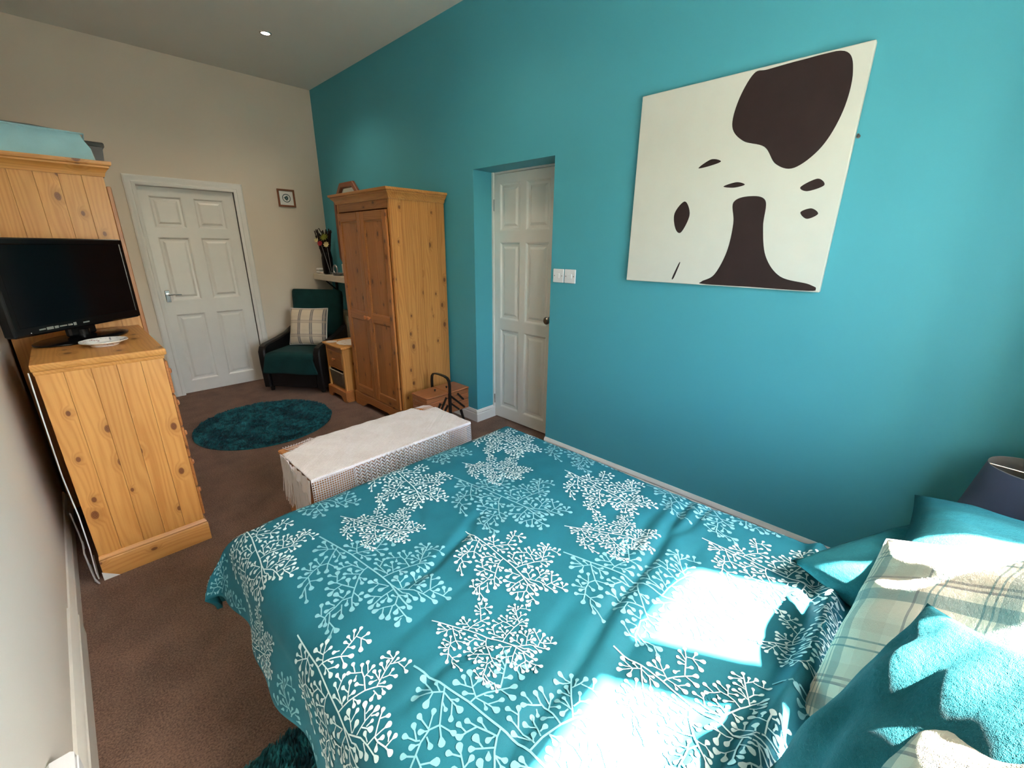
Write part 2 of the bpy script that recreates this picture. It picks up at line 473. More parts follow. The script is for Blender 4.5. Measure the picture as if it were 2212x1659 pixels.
# window with three lights
WY = YN - 0.13
wnd = thing('window_1', 'white three-light window over the bed head', 'window', (0, 0, 0)); wnd['kind'] = 'structure'
fr = 0.04
bars = [(x0, x0 + fr), (0.74, 0.855), (1.185, 1.30), (x1 - fr, x1)]
m = MB()
for a, b in bars: m.box(a, b, WY - .03, WY + .03, z0, z1, .004)
m.box(x0, x1, WY - .03, WY + .03, z0, z0 + fr + .02, .004); m.box(x0, x1, WY - .03, WY + .03, z1 - .06, z1, .004)
m.build('window_frame', WHITEP, wnd)
for i in range(3): MB().box(bars[i][1] - .01, bars[i + 1][0] + .01, WY - .004, WY + .004, z0 + .05, z1 - .05).build('pane', GLASS, wnd)
MB().box(x0 - .04, x1 + .04, YN - .10, YN + .05, z0 - .03, z0, .006).build('window_sill', WHITEP, wnd)
structure(MB().box(-30, 30, -60, YN - .4, -0.5, -0.4).build('ground_outside', BOUNCE_GREY), 'unseen grey ground added outside the window to bounce sunlight', 'ground')  # unseen ground, put in to throw sunlight up through the window

# unseen curtain, added to hold window light off the near teal wall
def added_curtain_xy(s): return (1.70 + .40 * s, YN + .095 + .065 * math.sin(s * PI * 9))
m = MB(); m.grid(72, 6, lambda s, v: (*added_curtain_xy(s), .86 + v * 1.48))
o = m.build('curtain', fabric('added_slate_curtain', (.10, .16, .19)), None, fix=False, angle=180)
sm = o.modifiers.new('thickness', 'SOLIDIFY'); sm.thickness = .004
tag(o, 'unseen slate curtain added beside the window to shade the teal wall', 'curtain')
m = MB(); m.tube([(.2, YN + .095, 2.36), (2.2, YN + .095, 2.36)], .012, 8)
for x in (.25, 2.15): m.tube([(x, YN + .002, 2.36), (x, YN + .095, 2.36)], .008, 8)
tag(m.build('curtain_pole', BLACKM), 'black curtain pole over the window, outside the frame', 'curtain pole')

# skirting boards
def skirt_prof(h, t): return [(0, 0), (t, 0), (t, h * .66), (t * .72, h * .70), (t * .72, h * .74), (t * .95, h * .80), (t * .80, h * .88), (t * .35, h), (0, h)]
def skirting(name, p0, p1, nrm, h, t, label):
    p0, p1, nrm = Vector(p0), Vector(p1), Vector(nrm)
    m = MB()
    r = [[tuple(p + nrm * o + Vector((0, 0, z))) for o, z in skirt_prof(h, t)] for p in (p0, p1)]
    m.loops(r, True, True, True)
    return structure(m.build(name, WHITEP), label, 'skirting board')
skirting('baseboard_right', (XR, YN, 0), (XR, OP_Y0, 0), (-1, 0, 0), .1085, .018, 'white skirting board along the teal wall beside the bed')
skirting('baseboard_right_far', (XR, OP_Y1, 0), (XR, YB, 0), (-1, 0, 0), .1085, .018, 'white skirting board along the teal wall behind the wardrobe')
skirting('baseboard_recess', (XR - .018, OP_Y1, 0), (XR + OP_D, OP_Y1, 0), (0, -1, 0), .1085, .018, 'short white skirting board inside the door recess')
skirting('baseboard_left_far', (XL, 2.12, 0), (XL, 3.32, 0), (1, 0, 0), .125, .018, 'thinner white skirting board on the left wall behind the chest of drawers')
skirting('baseboard_left', (XL, YN, 0), (XL, 2.12, 0), (1, 0, 0), .145, .024, 'thicker white skirting board on the left wall nearest the camera')
skirting('baseboard_back_left', (XL, YB, 0), (D1X - .085, YB, 0), (0, -1, 0), .1085, .018, 'white skirting board on the end wall left of the door')
skirting('baseboard_back_right', (D1X + D1W + .085, YB, 0), (XR, YB, 0), (0, -1, 0), .1085, .018, 'white skirting board on the end wall behind the armchair')

# panelled doors, built in local x (width), z (height), front face at y = 0 facing -y
def panel_mesh(w, h):
    def ring(i, y): return [(i, y, i), (w - i, y, i), (w - i, y, h - i), (i, y, h - i)]
    m = MB()
    m.loops([ring(0, 0), ring(.006, .002), ring(.016, .011), ring(.022, .012), ring(.034, .012), ring(.050, .0045), ring(.052, .004)], True, False, True)
    return m
def panel_door(root, w, h, cols, rows, mat):
    xs = [0] + [v for c in cols for v in c] + [w]
    zs = [0] + [v for r in rows for v in r] + [h]
    m = MB(); t = .036
    for i in range(0, len(xs), 2): m.box(xs[i], xs[i + 1], 0, t, 0, h)
    for c in cols:
        for i in range(0, len(zs), 2): m.box(c[0], c[1], 0, t, zs[i], zs[i + 1])
    m.build('door_frame', mat, root)
    MB().box(.002, w - .002, .014, .030, .002, h - .002).build('backing', mat, root)
    for c in cols:
        for r in rows:
            o = panel_mesh(c[1] - c[0], r[1] - r[0]).build('panel', mat, root, fix=True, angle=12); o.location = (c[0], 0, r[0])
d1 = thing('door_1', 'closed white six-panel door in the beige end wall', 'door', (D1X, YB + .03, 0.004)); d1['kind'] = 'structure'
panel_door(d1, D1W, D1H - .006, [(.074, .320), (.412, .665)], [(.122, .812), (.947, 1.54), (1.625, 1.90)], WHITEP)
# lever handle
h = MB().box(.028, .066, -.007, 0, .935, 1.05, .004).build('handle_plate', CHROME, d1)
m = MB(); m.tube([(.047, -.004, 1.01), (.047, -.045, 1.01)], .009, 10)
m.tube([(.047, -.045, 1.01), (.09, -.048, 1.012), (.15, -.045, 1.006)], [.010, .008, .006], 10)
m.build('lever_handle', CHROME, d1)
# architrave (casing) with a stepped profile
def casing(prof_w=.082):
    m = MB()
    steps = [(0, 0), (0, .016), (.012, .022), (.024, .020), (.034, .014), (.050, .014), (.056, .019), (.070, .017), (prof_w, .010), (prof_w, 0)]
    a, b, zt = D1X, D1X + D1W, D1H
    rings = []
    for s, dp in [(prof_w - s_, d_) for s_, d_ in steps]:
        rings.append([(a - s, YB - dp, 0), (a - s, YB - dp, zt + s), (b + s, YB - dp, zt + s), (b + s, YB - dp, 0)])
    return m.loops(rings, False)
structure(casing().build('trim_1', WHITEP), 'moulded white architrave round the end wall door', 'door frame')
m = MB(); m.box(D1X - .002, D1X + .0, YB, YB + .1, 0, D1H); m.box(D1X + D1W, D1X + D1W + .002, YB, YB + .1, 0, D1H)
m.box(D1X, D1X + D1W, YB - .005, YB + .1, D1H, D1H + .006)
structure(m.build('trim_2', WHITEP), 'thin white lining inside the end wall door frame', 'door frame')

# door in the recess (local x runs towards -y of the room)
d2 = thing('door_2', 'white six-panel door set back in the teal wall', 'door', (XR + OP_D, 2.615, .012), -PI / 2); d2['kind'] = 'structure'
W2 = .645
panel_door(d2, W2, 2.0, [(.062, .280), (.338, .570)], [(.10, .808), (.892, 1.507), (1.592, 1.935)], WHITEP)
m = MB(); m.lathe([(.0, -.062), (.018, -.060), (.028, -.050), (.028, -.042), (.016, -.032), (.010, -.026), (.010, -.006), (.026, -.004), (.026, 0)], (W2 - .040, 0, .945), 18, 'Y')
m.build('door_knob', PEWTER, d2)
for z in (.16, 1.78):
    m = MB(); m.lathe([(.006, 0), (.006, .085)], (-.004, -.004, z - .04), 8, 'Z', True, True); m.build('hinge', CHROME, d2)
m = MB(); m.box(XR + OP_D - .012, XR + OP_D + .05, 2.617, 2.634, 0, OP_Z); m.box(XR + OP_D - .0, XR + OP_D + .05, OP_Y0, 1.967, 0, OP_Z)
m.box(XR + OP_D + .0, XR + OP_D + .05, 1.967, 2.617, 2.016, OP_Z)
structure(m.build('trim_3', WHITEP), 'white frame strip around the recessed door', 'door frame')

# ceiling downlights: one in view, the other three added for more light
def downlight(x, y, label, power=9.0):
    t = thing('downlight', label, 'spotlight', (x, y, HC), 0, 'recessed ceiling spotlights')
    m = MB(); m.lathe([(.030, -.001), (.033, -.006), (.042, -.006), (.045, -.001)], (0, 0, 0), 28); m.build('bezel', CHROME, t)
    MB().lathe([(.031, -.002), (.022, -.004), (.0, -.005)], (0, 0, 0), 24).build('bulb', BULB, t)
    L = bpy.data.lights.new('spotlight_beam', 'SPOT'); L.energy = power; L.color = (1.0, .82, .62); L.spot_size = math.radians(135); L.spot_blend = 1.0; L.shadow_soft_size = .04
    lo = bpy.data.objects.new('spotlight_beam', L); C.objects.link(lo); lo.parent = t; lo.location = (0, 0, -.02)
    return t
DL = 25.0
downlight(1.545, 4.214, 'small lit spotlight in the ceiling above the round rug', DL)
downlight(.45, 4.214, 'added fill spotlight in the ceiling above the tall cupboard, outside the frame', DL * .6)
downlight(1.545, 2.2, 'added fill spotlight in the ceiling above the blanket chest, outside the frame', DL * .5)
downlight(.45, 2.2, 'added fill spotlight in the ceiling above the chest of drawers, outside the frame', DL * .5)

# light switches on the teal wall
for k, (ya, yb) in enumerate(((1.745, 1.832), (1.650, 1.738))):
    t = thing('light_switch', ['white square light switch plate nearer the recessed door', 'white square switch plate farther right of the recessed door'][k], 'light switch', (XR, ya, 1.26), 0, 'switch plates by the recessed door')
    w = yb - ya
    MB().box(-.009, 0, 0, w, 0, .088, .003).build('plate', WHITEPL, t)
    cw = .011 if k == 0 else .017
    MB().box(-.014, -.006, w / 2 - cw, w / 2 + cw, .028, .060, .002).build('rocker', WHITEPL, t)
    for yy in (.013, w - .013):
        MB().lathe([(.0, -.0105), (.0035, -.0100), (.0035, -.008)], (0, yy, .044), 8, 'X').build('screw', PEWTER, t)

# ================================================================== WARDROBE by the teal wall
def staves(root, n, a0, a1, fixed, z0, z1, mat, along='x', t=.018, name='board'):
    """a flat panel of n vertical boards with fine joints; fixed = the face coordinate (boards grow to + side)"""
    w = (a1 - a0) / n
    for i in range(n):
        p, q = a0 + i * w + .0004, a0 + (i + 1) * w - .0004
        m = MB()
        if along == 'x': m.box(p, q, fixed, fixed + t, z0, z1, .0008)
        else: m.box(fixed, fixed + t, p, q, z0, z1, .0008)
        m.build(name, mat, root)
CORNICE = [(.0, 0), (.006, .0), (.010, .010), (.012, .018), (.020, .030), (.032, .040), (.036, .044), (.036, .052), (.046, .056), (.050, .064), (.050, .074), (.0, .074)]
def frame_door(root, y0, y1, z0, z1, x, rails, mat, rmat, knob_y=None, knob_z=None, nb=2, facing=-1, kmat=None):
    """framed cupboard door in the plane x, facing -x or +x; rails = list of (z0, z1) cross rails"""
    s = facing; st = .055
    def bx(m, a, b, c, e, f, g, bev=.003):
        xa, xb = sorted((x + s * a, x + s * b)); return m.box(xa, xb, c, e, f, g, bev)
    m = MB(); bx(m, .0, .004, y0 + .004, y1 - .004, z0 + .004, z1 - .004, 0)
    stile = m.build('cupboard_door', mat, root)
    for a, b in ((y0, y0 + st), (y1 - st, y1)):
        m = MB(); bx(m, 0, .020, a, b, z0, z1); m.build('stile', mat, stile)
    for a, b in rails:
        m = MB(); bx(m, .0002, .0196, y0 + st, y1 - st, a, b); m.build('rail', rmat, stile)
    w = (y1 - y0 - 2 * st) / nb
    for i in range(len(rails) - 1):
        for k in range(nb):
            m = MB(); bx(m, .004, .012, y0 + st + k * w + .0004, y0 + st + (k + 1) * w - .0004, rails[i][1], rails[i + 1][0], .0012)
            m.build('board', mat, stile)
        # small moulding round the sunk panel
        m = MB()
        a, b, c, e = y0 + st, y1 - st, rails[i][1], rails[i + 1][0]
        rr = []
        for o, dp in ((0, .0195), (.003, .0185), (.009, .0128), (.010, .012)):
            xx = x + s * dp
            rr.append([(xx, a + o, c + o), (xx, b - o, c + o), (xx, b - o, e - o), (xx, a + o, e - o)])
        m.loops(rr, True); m.build('moulding', rmat, stile)
    if knob_y is not None:
        m = MB(); m.lathe([(.007, 0), (.007, .012), (.010, .016), (.016, .022), (.017, .028), (.012, .034), (.0, .036)], (0, 0, 0), 14, 'X')
        k = m.build('knob', kmat or PKNOB, stile); k.location = (x + s * .020, knob_y, knob_z); k.rotation_euler = (0, 0, PI if s < 0 else 0)
    return stile

wr = thing('wardrobe', 'tall two-door knotty pine wardrobe standing against the teal wall', 'wardrobe', (1.79, 2.98, 0))
WD, WWID = .50, .85
staves(wr, 6, .018, WD, 0, .10, 1.815, PWZ, 'x')
MB().box(.018, WD, WWID - .018, WWID, .10, 1.815).build('side_panel', PWZ, wr)
MB().box(WD - .01, WD, .018, WWID - .018, .10, 1.815).build('back_panel', PWZ, wr)
MB().box(.02, WD - .01, .018, WWID - .018, .13, .15).build('base_board', PWZ, wr)
for a, b in ((0, .03), (WWID - .03, WWID)): MB().box(.0, .018, a, b, .10, 1.815, .002).build('front_stile', PWZ, wr)
MB().box(.0005, .0175, .03, WWID - .03, 1.752, 1.815, .002).build('frieze', PRY, wr)
m = MB(); m.rect_sweep([(o, 1.815 + z) for o, z in CORNICE], 0, WD, 0, WWID, (1, 0, 1, 1)); m.build('cornice', PWY, wr)
# plinth with a shaped front
def plinth(root, x0, x1, y0, y1, h, mat, front='x-', t=.016):
    m = MB()
    def arch(a, b):
        L = b - a; c = [(a, 0), (a + L * .16, 0), (a + L * .20, h * .12), (a + L * .25, h * .34), (a + L * .32, h * .42), (b - L * .32, h * .42), (b - L * .25, h * .34), (b - L * .20, h * .12), (b - L * .16, 0), (b, 0), (b, h * .88), (a, h * .88)]
        return c
    m.prism(arch(y0, y1), x0, x0 + t, 'YZ')
    m.rect_sweep([(0, h * .88), (0, h * .92), (-.006, h * .97), (-.010, h), (-.012, h)], x0, x1, y0, y1, (1, 1, 1, 1))
    m.box(x0 + t, x1, y0, y0 + t, 0, h * .88, .001); m.box(x0 + t, x1, y1 - t, y1, 0, h * .88, .001)
    return m.build('plinth', mat, root)
plinth(wr, -.014, WD, -.012, WWID + .012, .135, PRY)
for k in range(2):
    a, b = (.032, .4235) if k == 0 else (.4265, WWID - .032)
    frame_door(wr, a, b, .145, 1.742, -.001, [(.145, .215), (.86, .93), (1.672, 1.742)], PRZ, PRY, b - .027 if k == 0 else a + .027, .895)

# ================================================================== CHEST OF DRAWERS, TALL CUPBOARD
dr = thing('chest_of_drawers', 'waist-high pine chest of drawers carrying the television', 'chest of drawers', (-.155, 2.46, 0))
DW, DL_, DH = .403, .83, 1.03
staves(dr, 5, 0, DW - .0, 0, .10, .985, PZ, 'x')
MB().box(0, DW, DL_ - .018, DL_, .10, .985).build('side_panel', PZ, dr)
MB().box(0, .008, .018, DL_ - .018, .10, .985).build('back_panel', PZ, dr)
m = MB(); m.rect_sweep([(0, .985), (.003, .985), (.006, .993), (.006, 1.0), (.012, 1.003), (.015, 1.008), (.015, 1.026), (.012, DH), (0, DH)], 0, DW, 0, DL_, (.35, 1, 1, 1)); m.build('top', PY, dr)
m = MB(); m.rect_sweep([(.012, 0), (.012, .095), (.009, .100), (.010, .106), (.006, .114), (.003, .120), (0, .122)], 0, DW, 0, DL_, (.3, 1, 1, 1)); m.build('plinth', PX, dr)
m = MB(); m.prism([(-.007, .0), (.048, .0), (-.007, .045)], -.0135, -.012, 'XZ'); m.build('corner_guard', WHITEPL, dr)
for k in range(5):
    za = .135 + k * .168; zb = za + .160
    o = MB().box(DW, DW + .014, .02, DL_ - .02, za, zb, .004).build('drawer', PRY, dr)
    for yy in (.16, DL_ - .16):
        m = MB(); m.lathe([(.006, 0), (.006, .006), (.009, .009), (.014, .014), (.014, .018), (.009, .022), (.0, .023)], (0, 0, 0), 14, 'X')
        kn = m.build('knob', PKNOB, o); kn.location = (DW + .014, yy, (za + zb) / 2)

tc = thing('tall_cupboard', 'tall pine cupboard behind the television with a moulded cornice', 'cupboard', (-.245, 3.335, 0))
TW, TL, TH = .525, .90, 1.825
staves(tc, 6, 0, TW, 0, .10, TH, PZ, 'x')
MB().box(0, TW, TL - .018, TL, .10, TH).build('side_panel', PZ, tc)
MB().box(0, .008, .018, TL - .018, .10, TH).build('back_panel', PZ, tc)
m = MB(); m.rect_sweep([(.012, 0), (.012, .10), (.0, .12)], 0, TW, 0, TL, (0, 1, 0.2, 1)); m.build('plinth', PY, tc)
m = MB(); m.rect_sweep([(o * .85, TH + z) for o, z in CORNICE], 0, TW, 0, TL, (0, 1, 1, 1)); m.build('cornice', PX, tc)
for k in range(2):
    a, b = (.01, TL / 2 - .002) if k == 0 else (TL / 2 + .002, TL - .01)
    frame_door(tc, a, b, .13, 1.78, TW + .001, [(.13, .20), (.86, .93), (1.71, 1.78)], PRZ, PRY, b - .03 if k == 0 else a + .03, .95, facing=1)

# things on top of the tall cupboard (top at z 1.899)
TOPZ = TH + .074 + .001
bag = thing('storage_bag', 'pale blue soft fabric storage bag on top of the tall cupboard', 'storage bag', (-.235, 3.35, TOPZ))
def bagf(w, d, h):
    m = MB(); rings = []
    for z, s in ((0, .0), (.004, .012), (h * .5, .005), (h - .03, -.012), (h - .008, -.018), (h, -.03)):
        r = []
        N = 40
        for i in range(N):
            a = 2 * PI * i / N; c, q = math.cos(a), math.sin(a)
            k = 1 / max(abs(c), abs(q)) ; k = min(k, 1.36)
            x, y = c * k * (w / 2 + s), q * k * (d / 2 + s)
            wob = .006 * math.sin(7 * a + 20 * z) * (1 if 0 < z < h else 0)
            r.append((w / 2 + max(-w / 2, min(w / 2 + .012, x * (1 + wob * 2))), d / 2 + y * (1 + wob), z + (.004 * math.sin(3 * a) if z > .02 else 0)))
        rings.append(r)
    m.loops(rings, True, True, True); return m
bagf(.495, .36, .135).build('bag_body', BLUEF, bag)
m = MB(); m.tube([(.02, .004, .128), (.2, -.003, .130), (.48, .004, .126), (.487, .18, .126), (.48, .345, .126), (.02, .35, .128)], .005, 6); m.build('lid_piping', BLUEF, bag)
m = MB(); m.tube([(.08, .06, .134), (.12, .05, .141), (.3, .05, .140), (.42, .07, .133)], .008, 6); m.build('carry_strap', plain('grey_strap', (.14, .16, .16), .8), bag)
bx_ = thing('storage_box', 'dark grey lidded plastic box behind the blue bag on the tall cupboard', 'storage box', (.05, 3.74, TOPZ))
m = MB(); m.rect_sweep([(-.02, 0), (-.012, .005), (0, .135), (0, .14), (-.004, .14), (-.012, .008)], 0, .295, 0, .30, cap=True); m.build('box_body', DARKBOX, bx_)
m = MB(); m.rect_sweep([(.006, .130), (.008, .132), (.008, .148), (.004, .155), (-.01, .157)], 0, .295, 0, .30); m.build('lid', DARKBOX, bx_)

# television on the chest of drawers
tv = thing('television', 'black flat-screen television turned to face the bed', 'television', (.0265, 2.975, 1.031), math.atan2(.45, .457))
TVW, TVH, TB = .642, .412, .062       # local x = along the screen, front = -y
MB().box(-TVW / 2, TVW / 2, -.022, .030, TB, TB + TVH, .008).build('casing', BLACKP, tv)
m = MB()
rr = [[(-TVW / 2 + i, y, TB + i * 1.5), (TVW / 2 - i, y, TB + i * 1.5), (TVW / 2 - i, y, TB + TVH - i), (-TVW / 2 + i, y, TB + TVH - i)] for i, y in ((.003, -.0225), (.006, -.026), (.024, -.027), (.028, -.0235))]
m.loops(rr, True); m.build('bezel', BLACKP, tv)
MB().box(-TVW / 2 + .027, TVW / 2 - .027, -.0245, -.0225, TB + .042, TB + TVH - .028).build('screen', SCREEN, tv)
MB().box(-.10, .10, .03, .075, TB + .06, TB + .30, .02).build('back_housing', BLACKP, tv)
m = MB(); m.lathe([(.0, .050), (.03, .05), (.03, .012)], (0, .012, 0), 20); m.box(-.07, .07, 0, .03, .02, TB + .03, .008); m.build('stand_neck', BLACKP, tv)
m = MB()
m.loops([[(.215 * s * math.cos(a), .012 + .125 * s * math.sin(a), z) for a in [2 * PI * i / 48 for i in range(48)]] for s, z in ((.96, 0), (1, .004), (1, .008), (.93, .013), (.5, .017), (.2, .02))], True, True, True); m.build('stand_base', BLACKP, tv)
st_w = [.028, .030, .018, .034, .022, .014]; xx = -.225
stk = None
for i, w in enumerate(st_w):
    hgt = [.006, .012, .011, .006, .008, .014][i]
    MB().box(xx, xx + w, -.0278, -.0270, TB + .020 - hgt / 2 + .004, TB + .020 + hgt / 2 + .004).build('sticker', GREYP, tv); xx += w + .005
MB().box(-.02, .012, -.0278, -.0270, TB + .020, TB + .026).build('badge', GREYP, tv)
MB().lathe([(.0, -.0285), (.002, -.028), (.002, -.027)], (-.26, 0, TB + .016), 8, 'Y').build('standby_light', WHITEPL, tv)

# plate
def plate_mat():
    t = NT('floral_china'); co = t.obj()
    sp = t.new('ShaderNodeSeparateXYZ'); t.l.new(co, sp.inputs[0])
    r = t.math('SQRT', t.math('ADD', t.math('POWER', sp.outputs[0], 2.0), t.math('POWER', sp.outputs[1], 2.0)))
    rim = t.math('MULTIPLY', t.smooth(r, .052, .060), t.smooth(r, .083, .076))
    v = t.noise(co, 45, 3, .6); v2 = t.noise(co, 110, 2)
    mk = t.math('MULTIPLY', rim, t.math('MULTIPLY', t.smooth(v, .54, .60), t.smooth(v2, .42, .52)))
    pal = t.mix(t.smooth(t.noise(co, 60, 1), .42, .58), (.36, .12, .13), (.08, .10, .16))
    t.base(t.mix(t.math('MULTIPLY', mk, .9), (.78, .77, .76), pal), .12, .5)
    return t.m
m = MB(); rings = []
for r, z in ((.0, .004), (.045, .003), (.047, .0), (.050, .0), (.052, .004), (.062, .011), (.080, .018), (.085, .021), (.0845, .0235), (.078, .021), (.060, .0145), (.052, .008), (.046, .0065), (.0, .0065)):
    rings.append([((r * (1 + (.035 * abs(math.sin(5 * a)) if r > .06 else 0))) * math.cos(a), (r * (1 + (.035 * abs(math.sin(5 * a)) if r > .06 else 0))) * math.sin(a), z) for a in [2 * PI * i / 60 for i in range(60)]])
m.loops(rings, True)
pl = m.build('plate', plate_mat()); pl.location = (.078, 2.725, 1.031)
tag(pl, 'white scalloped china plate with a floral rim in front of the television', 'plate')

# cables behind the chest of drawers
m = MB(); m.tube([(-.168, 2.455, 1.0), (-.172, 2.45, .8), (-.176, 2.452, .55), (-.170, 2.45, .35), (-.172, 2.448, .18), (-.178, 2.44, .06), (-.178, 2.47, .006), (-.185, 2.7, .006)], .0024, 6)
tag(m.build('power_cable', WHITEPL), 'straight white cable running down the back edge of the chest of drawers', 'cable')
m = MB(); m.tube([(-.215, 2.75, .24), (-.205, 2.68, .16), (-.20, 2.62, .10), (-.195, 2.58, .16), (-.20, 2.54, .12), (-.195, 2.50, .05), (-.19, 2.46, .02), (-.178, 2.425, .008), (-.19, 2.46, .007), (-.20, 2.62, .007)], .0032, 6)
tag(m.build('coiled_cable', plain('grey_cable', (.42, .42, .44), .5)), 'looped grey cable lying on the carpet behind the chest of drawers', 'cable')

# white socket box on the left wall, cut by the lower edge
sk = thing('wall_socket', 'white plastic box on the left wall at the bottom corner', 'socket', (XL, 1.04, .185))
MB().box(0, .045, 0, .15, 0, .19, .006).build('socket_body', WHITEPL, sk)
MB().box(.045, .050, .012, .138, .012, .178, .004).build('front_plate', WHITEPL, sk)

# ================================================================== BEDSIDE CABINET in the corner, basket, doily
ns = thing('nightstand', 'small pine bedside cabinet between the armchair and the wardrobe', 'bedside cabinet', (1.715, 3.895, 0))
NW, NL, NH = .36, .37, .56
MB().box(.014, NW, 0, .016, .09, NH - .03, .002).build('side_panel', PZ, ns)
MB().box(.014, NW, NL - .016, NL, .09, NH - .03, .002).build('side_panel', PZ, ns)
MB().box(NW - .008, NW, .016, NL - .016, .09, NH - .03).build('back_panel', PZ, ns)
for a, b in ((0, .028), (NL - .028, NL)): MB().box(0, .016, a, b, .09, NH - .03, .002).build('front_stile', PZ, ns)
MB().box(.001, NW - .008, .016, NL - .016, .315, .33).build('drawer_rail', PRY, ns)
MB().box(.001, .016, .028, NL - .028, NH - .068, NH - .03, .001).build('top_rail', PRY, ns)
MB().box(.014, NW - .008, .016, NL - .016, .11, .122).build('shelf', PRY, ns)
m = MB(); m.rect_sweep([(0, NH - .03), (.006, NH - .028), (.010, NH - .020), (.020, NH - .016), (.022, NH - .006), (.019, NH), (0, NH)], 0, NW, 0, NL, (1, 0, 1, 1)); m.build('top', PY, ns)
plinth(ns, -.016, NW, -.012, NL + .012, .115, PRY)
dw = MB().box(-.002, .012, .031, NL - .031, .334, NH - .071, .003).build('drawer', PRY, ns)
m = MB(); m.lathe([(.006, 0), (.006, .010), (.010, .014), (.015, .020), (.015, .026), (.0, .030)], (0, 0, 0), 14, 'X'); kn = m.build('knob', PKNOB, dw); kn.location = (-.002, NL / 2, .412); kn.rotation_euler = (0, 0, PI)
bk = thing('wicker_basket', 'grey wicker basket tilted in the open shelf of the bedside cabinet', 'basket', (1.71, 3.935, .124))
m = MB()
m.rect_sweep([(-.02, 0), (-.018, .003), (0, .165), (-.008, .165), (-.026, .010)], 0, .28, 0, .285, cap=True); m.build('woven_body', WICKER, bk)
m = MB(); m.tube([(0, 0, .165), (.28, 0, .165), (.28, .285, .165), (0, .285, .165), (0, 0, .165)], .006, 6); m.build('rim', plain('pale_cane', (.45, .38, .30), .6), bk)
# doily: scalloped ring with cut-outs
def doily(R, name, label, loc, sx=1.0, sy=1.0):
    t = thing(name, label, 'doily', loc)
    N = 96; m = MB()
    def rad(a, r): return r * (1 + (.055 * abs(math.sin(8 * a)) if r > R * .9 else 0))
    rings = [[(rad(a, r) * math.cos(a) * sx, rad(a, r) * math.sin(a) * sy, z) for a in [2 * PI * i / N for i in range(N)]] for r, z in ((.001, .0015), (R * .35, .0015), (R * .55, .0018))]
    m.loops(rings, True)
    m2 = [(R * .55, R * .70), (R * .70, R)]
    for i in range(N):
        a, b = 2 * PI * i / N, 2 * PI * (i + 1) / N
        if i % 12 not in (3, 4):
            m.add([(R * .55 * math.cos(a) * sx, R * .55 * math.sin(a) * sy, .0018), (R * .55 * math.cos(b) * sx, R * .55 * math.sin(b) * sy, .0018), (R * .72 * math.cos(b) * sx, R * .72 * math.sin(b) * sy, .0018), (R * .72 * math.cos(a) * sx, R * .72 * math.sin(a) * sy, .0018)], [(0, 1, 2, 3)])
    rings = [[(rad(a, r) * math.cos(a) * sx, rad(a, r) * math.sin(a) * sy, .0018) for a in [2 * PI * i / N for i in range(N)]] for r in (R * .72, R * .9, R)]
    m.loops(rings, True)
    m.build('lace', LINEN, t, fix=False)
    return t
doily(.145, 'lace_doily', 'large cream lace doily on the small bedside cabinet', (1.90, 4.05, NH + .001), 1, 1)
doily(.05, 'lace_coaster', 'small round lace coaster at the corner of the bedside cabinet', (1.755, 4.20, NH + .001), 1, 1)

# ================================================================== cushions and pillows
def cushion_mesh(w, h, t, nu=28, nv=28, pinch=.05, puff=.5, wr=.004, seed=0, flat=0.0):
    """a stuffed square pillow lying in the local xy plane, UV in metres"""
    m = MB()
    idx = {}
    pts, uvs, fs = [], [], []
    def P(u, v, s):
        x = w / 2 * u * (1 - pinch * (1 - v * v) * abs(u) ** 3)
        y = h / 2 * v * (1 - pinch * (1 - u * u) * abs(v) ** 3)
        k = max(0.0, (1 - abs(u) ** 2.6) * (1 - abs(v) ** 2.6)) ** puff
        n = mnoise.noise(Vector((x * 9 + seed, y * 9, s * 3.1))) * wr * 1.5 + mnoise.noise(Vector((x * 22, y * 5 + seed, s))) * wr
        # gathers running in from the corners
        n += wr * .8 * math.sin((abs(u) - abs(v)) * 16 + seed) * (abs(u * v)) ** 1.5
        z = s * (t / 2 * k) + n * k
        if flat and s < 0: z *= (1 - flat)
        return (x, y, z)
    for s in (1, -1):
        for j in range(nv + 1):
            for i in range(nu + 1):
                border = i in (0, nu) or j in (0, nv)
                key = (i, j, 0 if border else s)
                if key not in idx:
                    u, v = -1 + 2 * i / nu, -1 + 2 * j / nv
                    idx[key] = len(pts); pts.append(P(u, v, s)); uvs.append((w / 2 * u, h / 2 * v))
        for j in range(nv):
            for i in range(nu):
                q = []
                for (a, b) in ((i, j), (i + 1, j), (i + 1, j + 1), (i, j + 1)):
                    border = a in (0, nu) or b in (0, nv)
                    q.append(idx[a, b, 0 if border else s])
                fs.append(q if s > 0 else q[::-1])
    m.add(pts, fs, uvs)
    rim = [P(-1 + 2 * i / nu, -1, 0) for i in range(nu)] + [P(1, -1 + 2 * j / nv, 0) for j in range(nv)] + [P(1 - 2 * i / nu, 1, 0) for i in range(nu)] + [P(-1, 1 - 2 * j / nv, 0) for j in range(nv)]
    return m, rim
def frame_axes(ux, uy):
    ux = Vector(ux).normalized(); uy = Vector(uy); uy = (uy - ux * uy.dot(ux)).normalized(); uz = ux.cross(uy)
    return Matrix(((ux.x, uy.x, uz.x), (ux.y, uy.y, uz.y), (ux.z, uy.z, uz.z))).to_euler()
def cushion(name, label, cat, mat, w, h, t, loc, rot, piping=None, group=None, **kw):
    o = thing(name, label, cat, loc, 0, group)
    o.rotation_euler = rot
    m, rim = cushion_mesh(w, h, t, **kw)
    body = m.build('cover', mat, o, fix=False, angle=180)
    if piping:
        p = MB(); p.tube(rim + [rim[0]], .004, 6, False); p.build('piping', piping, o)
    return o

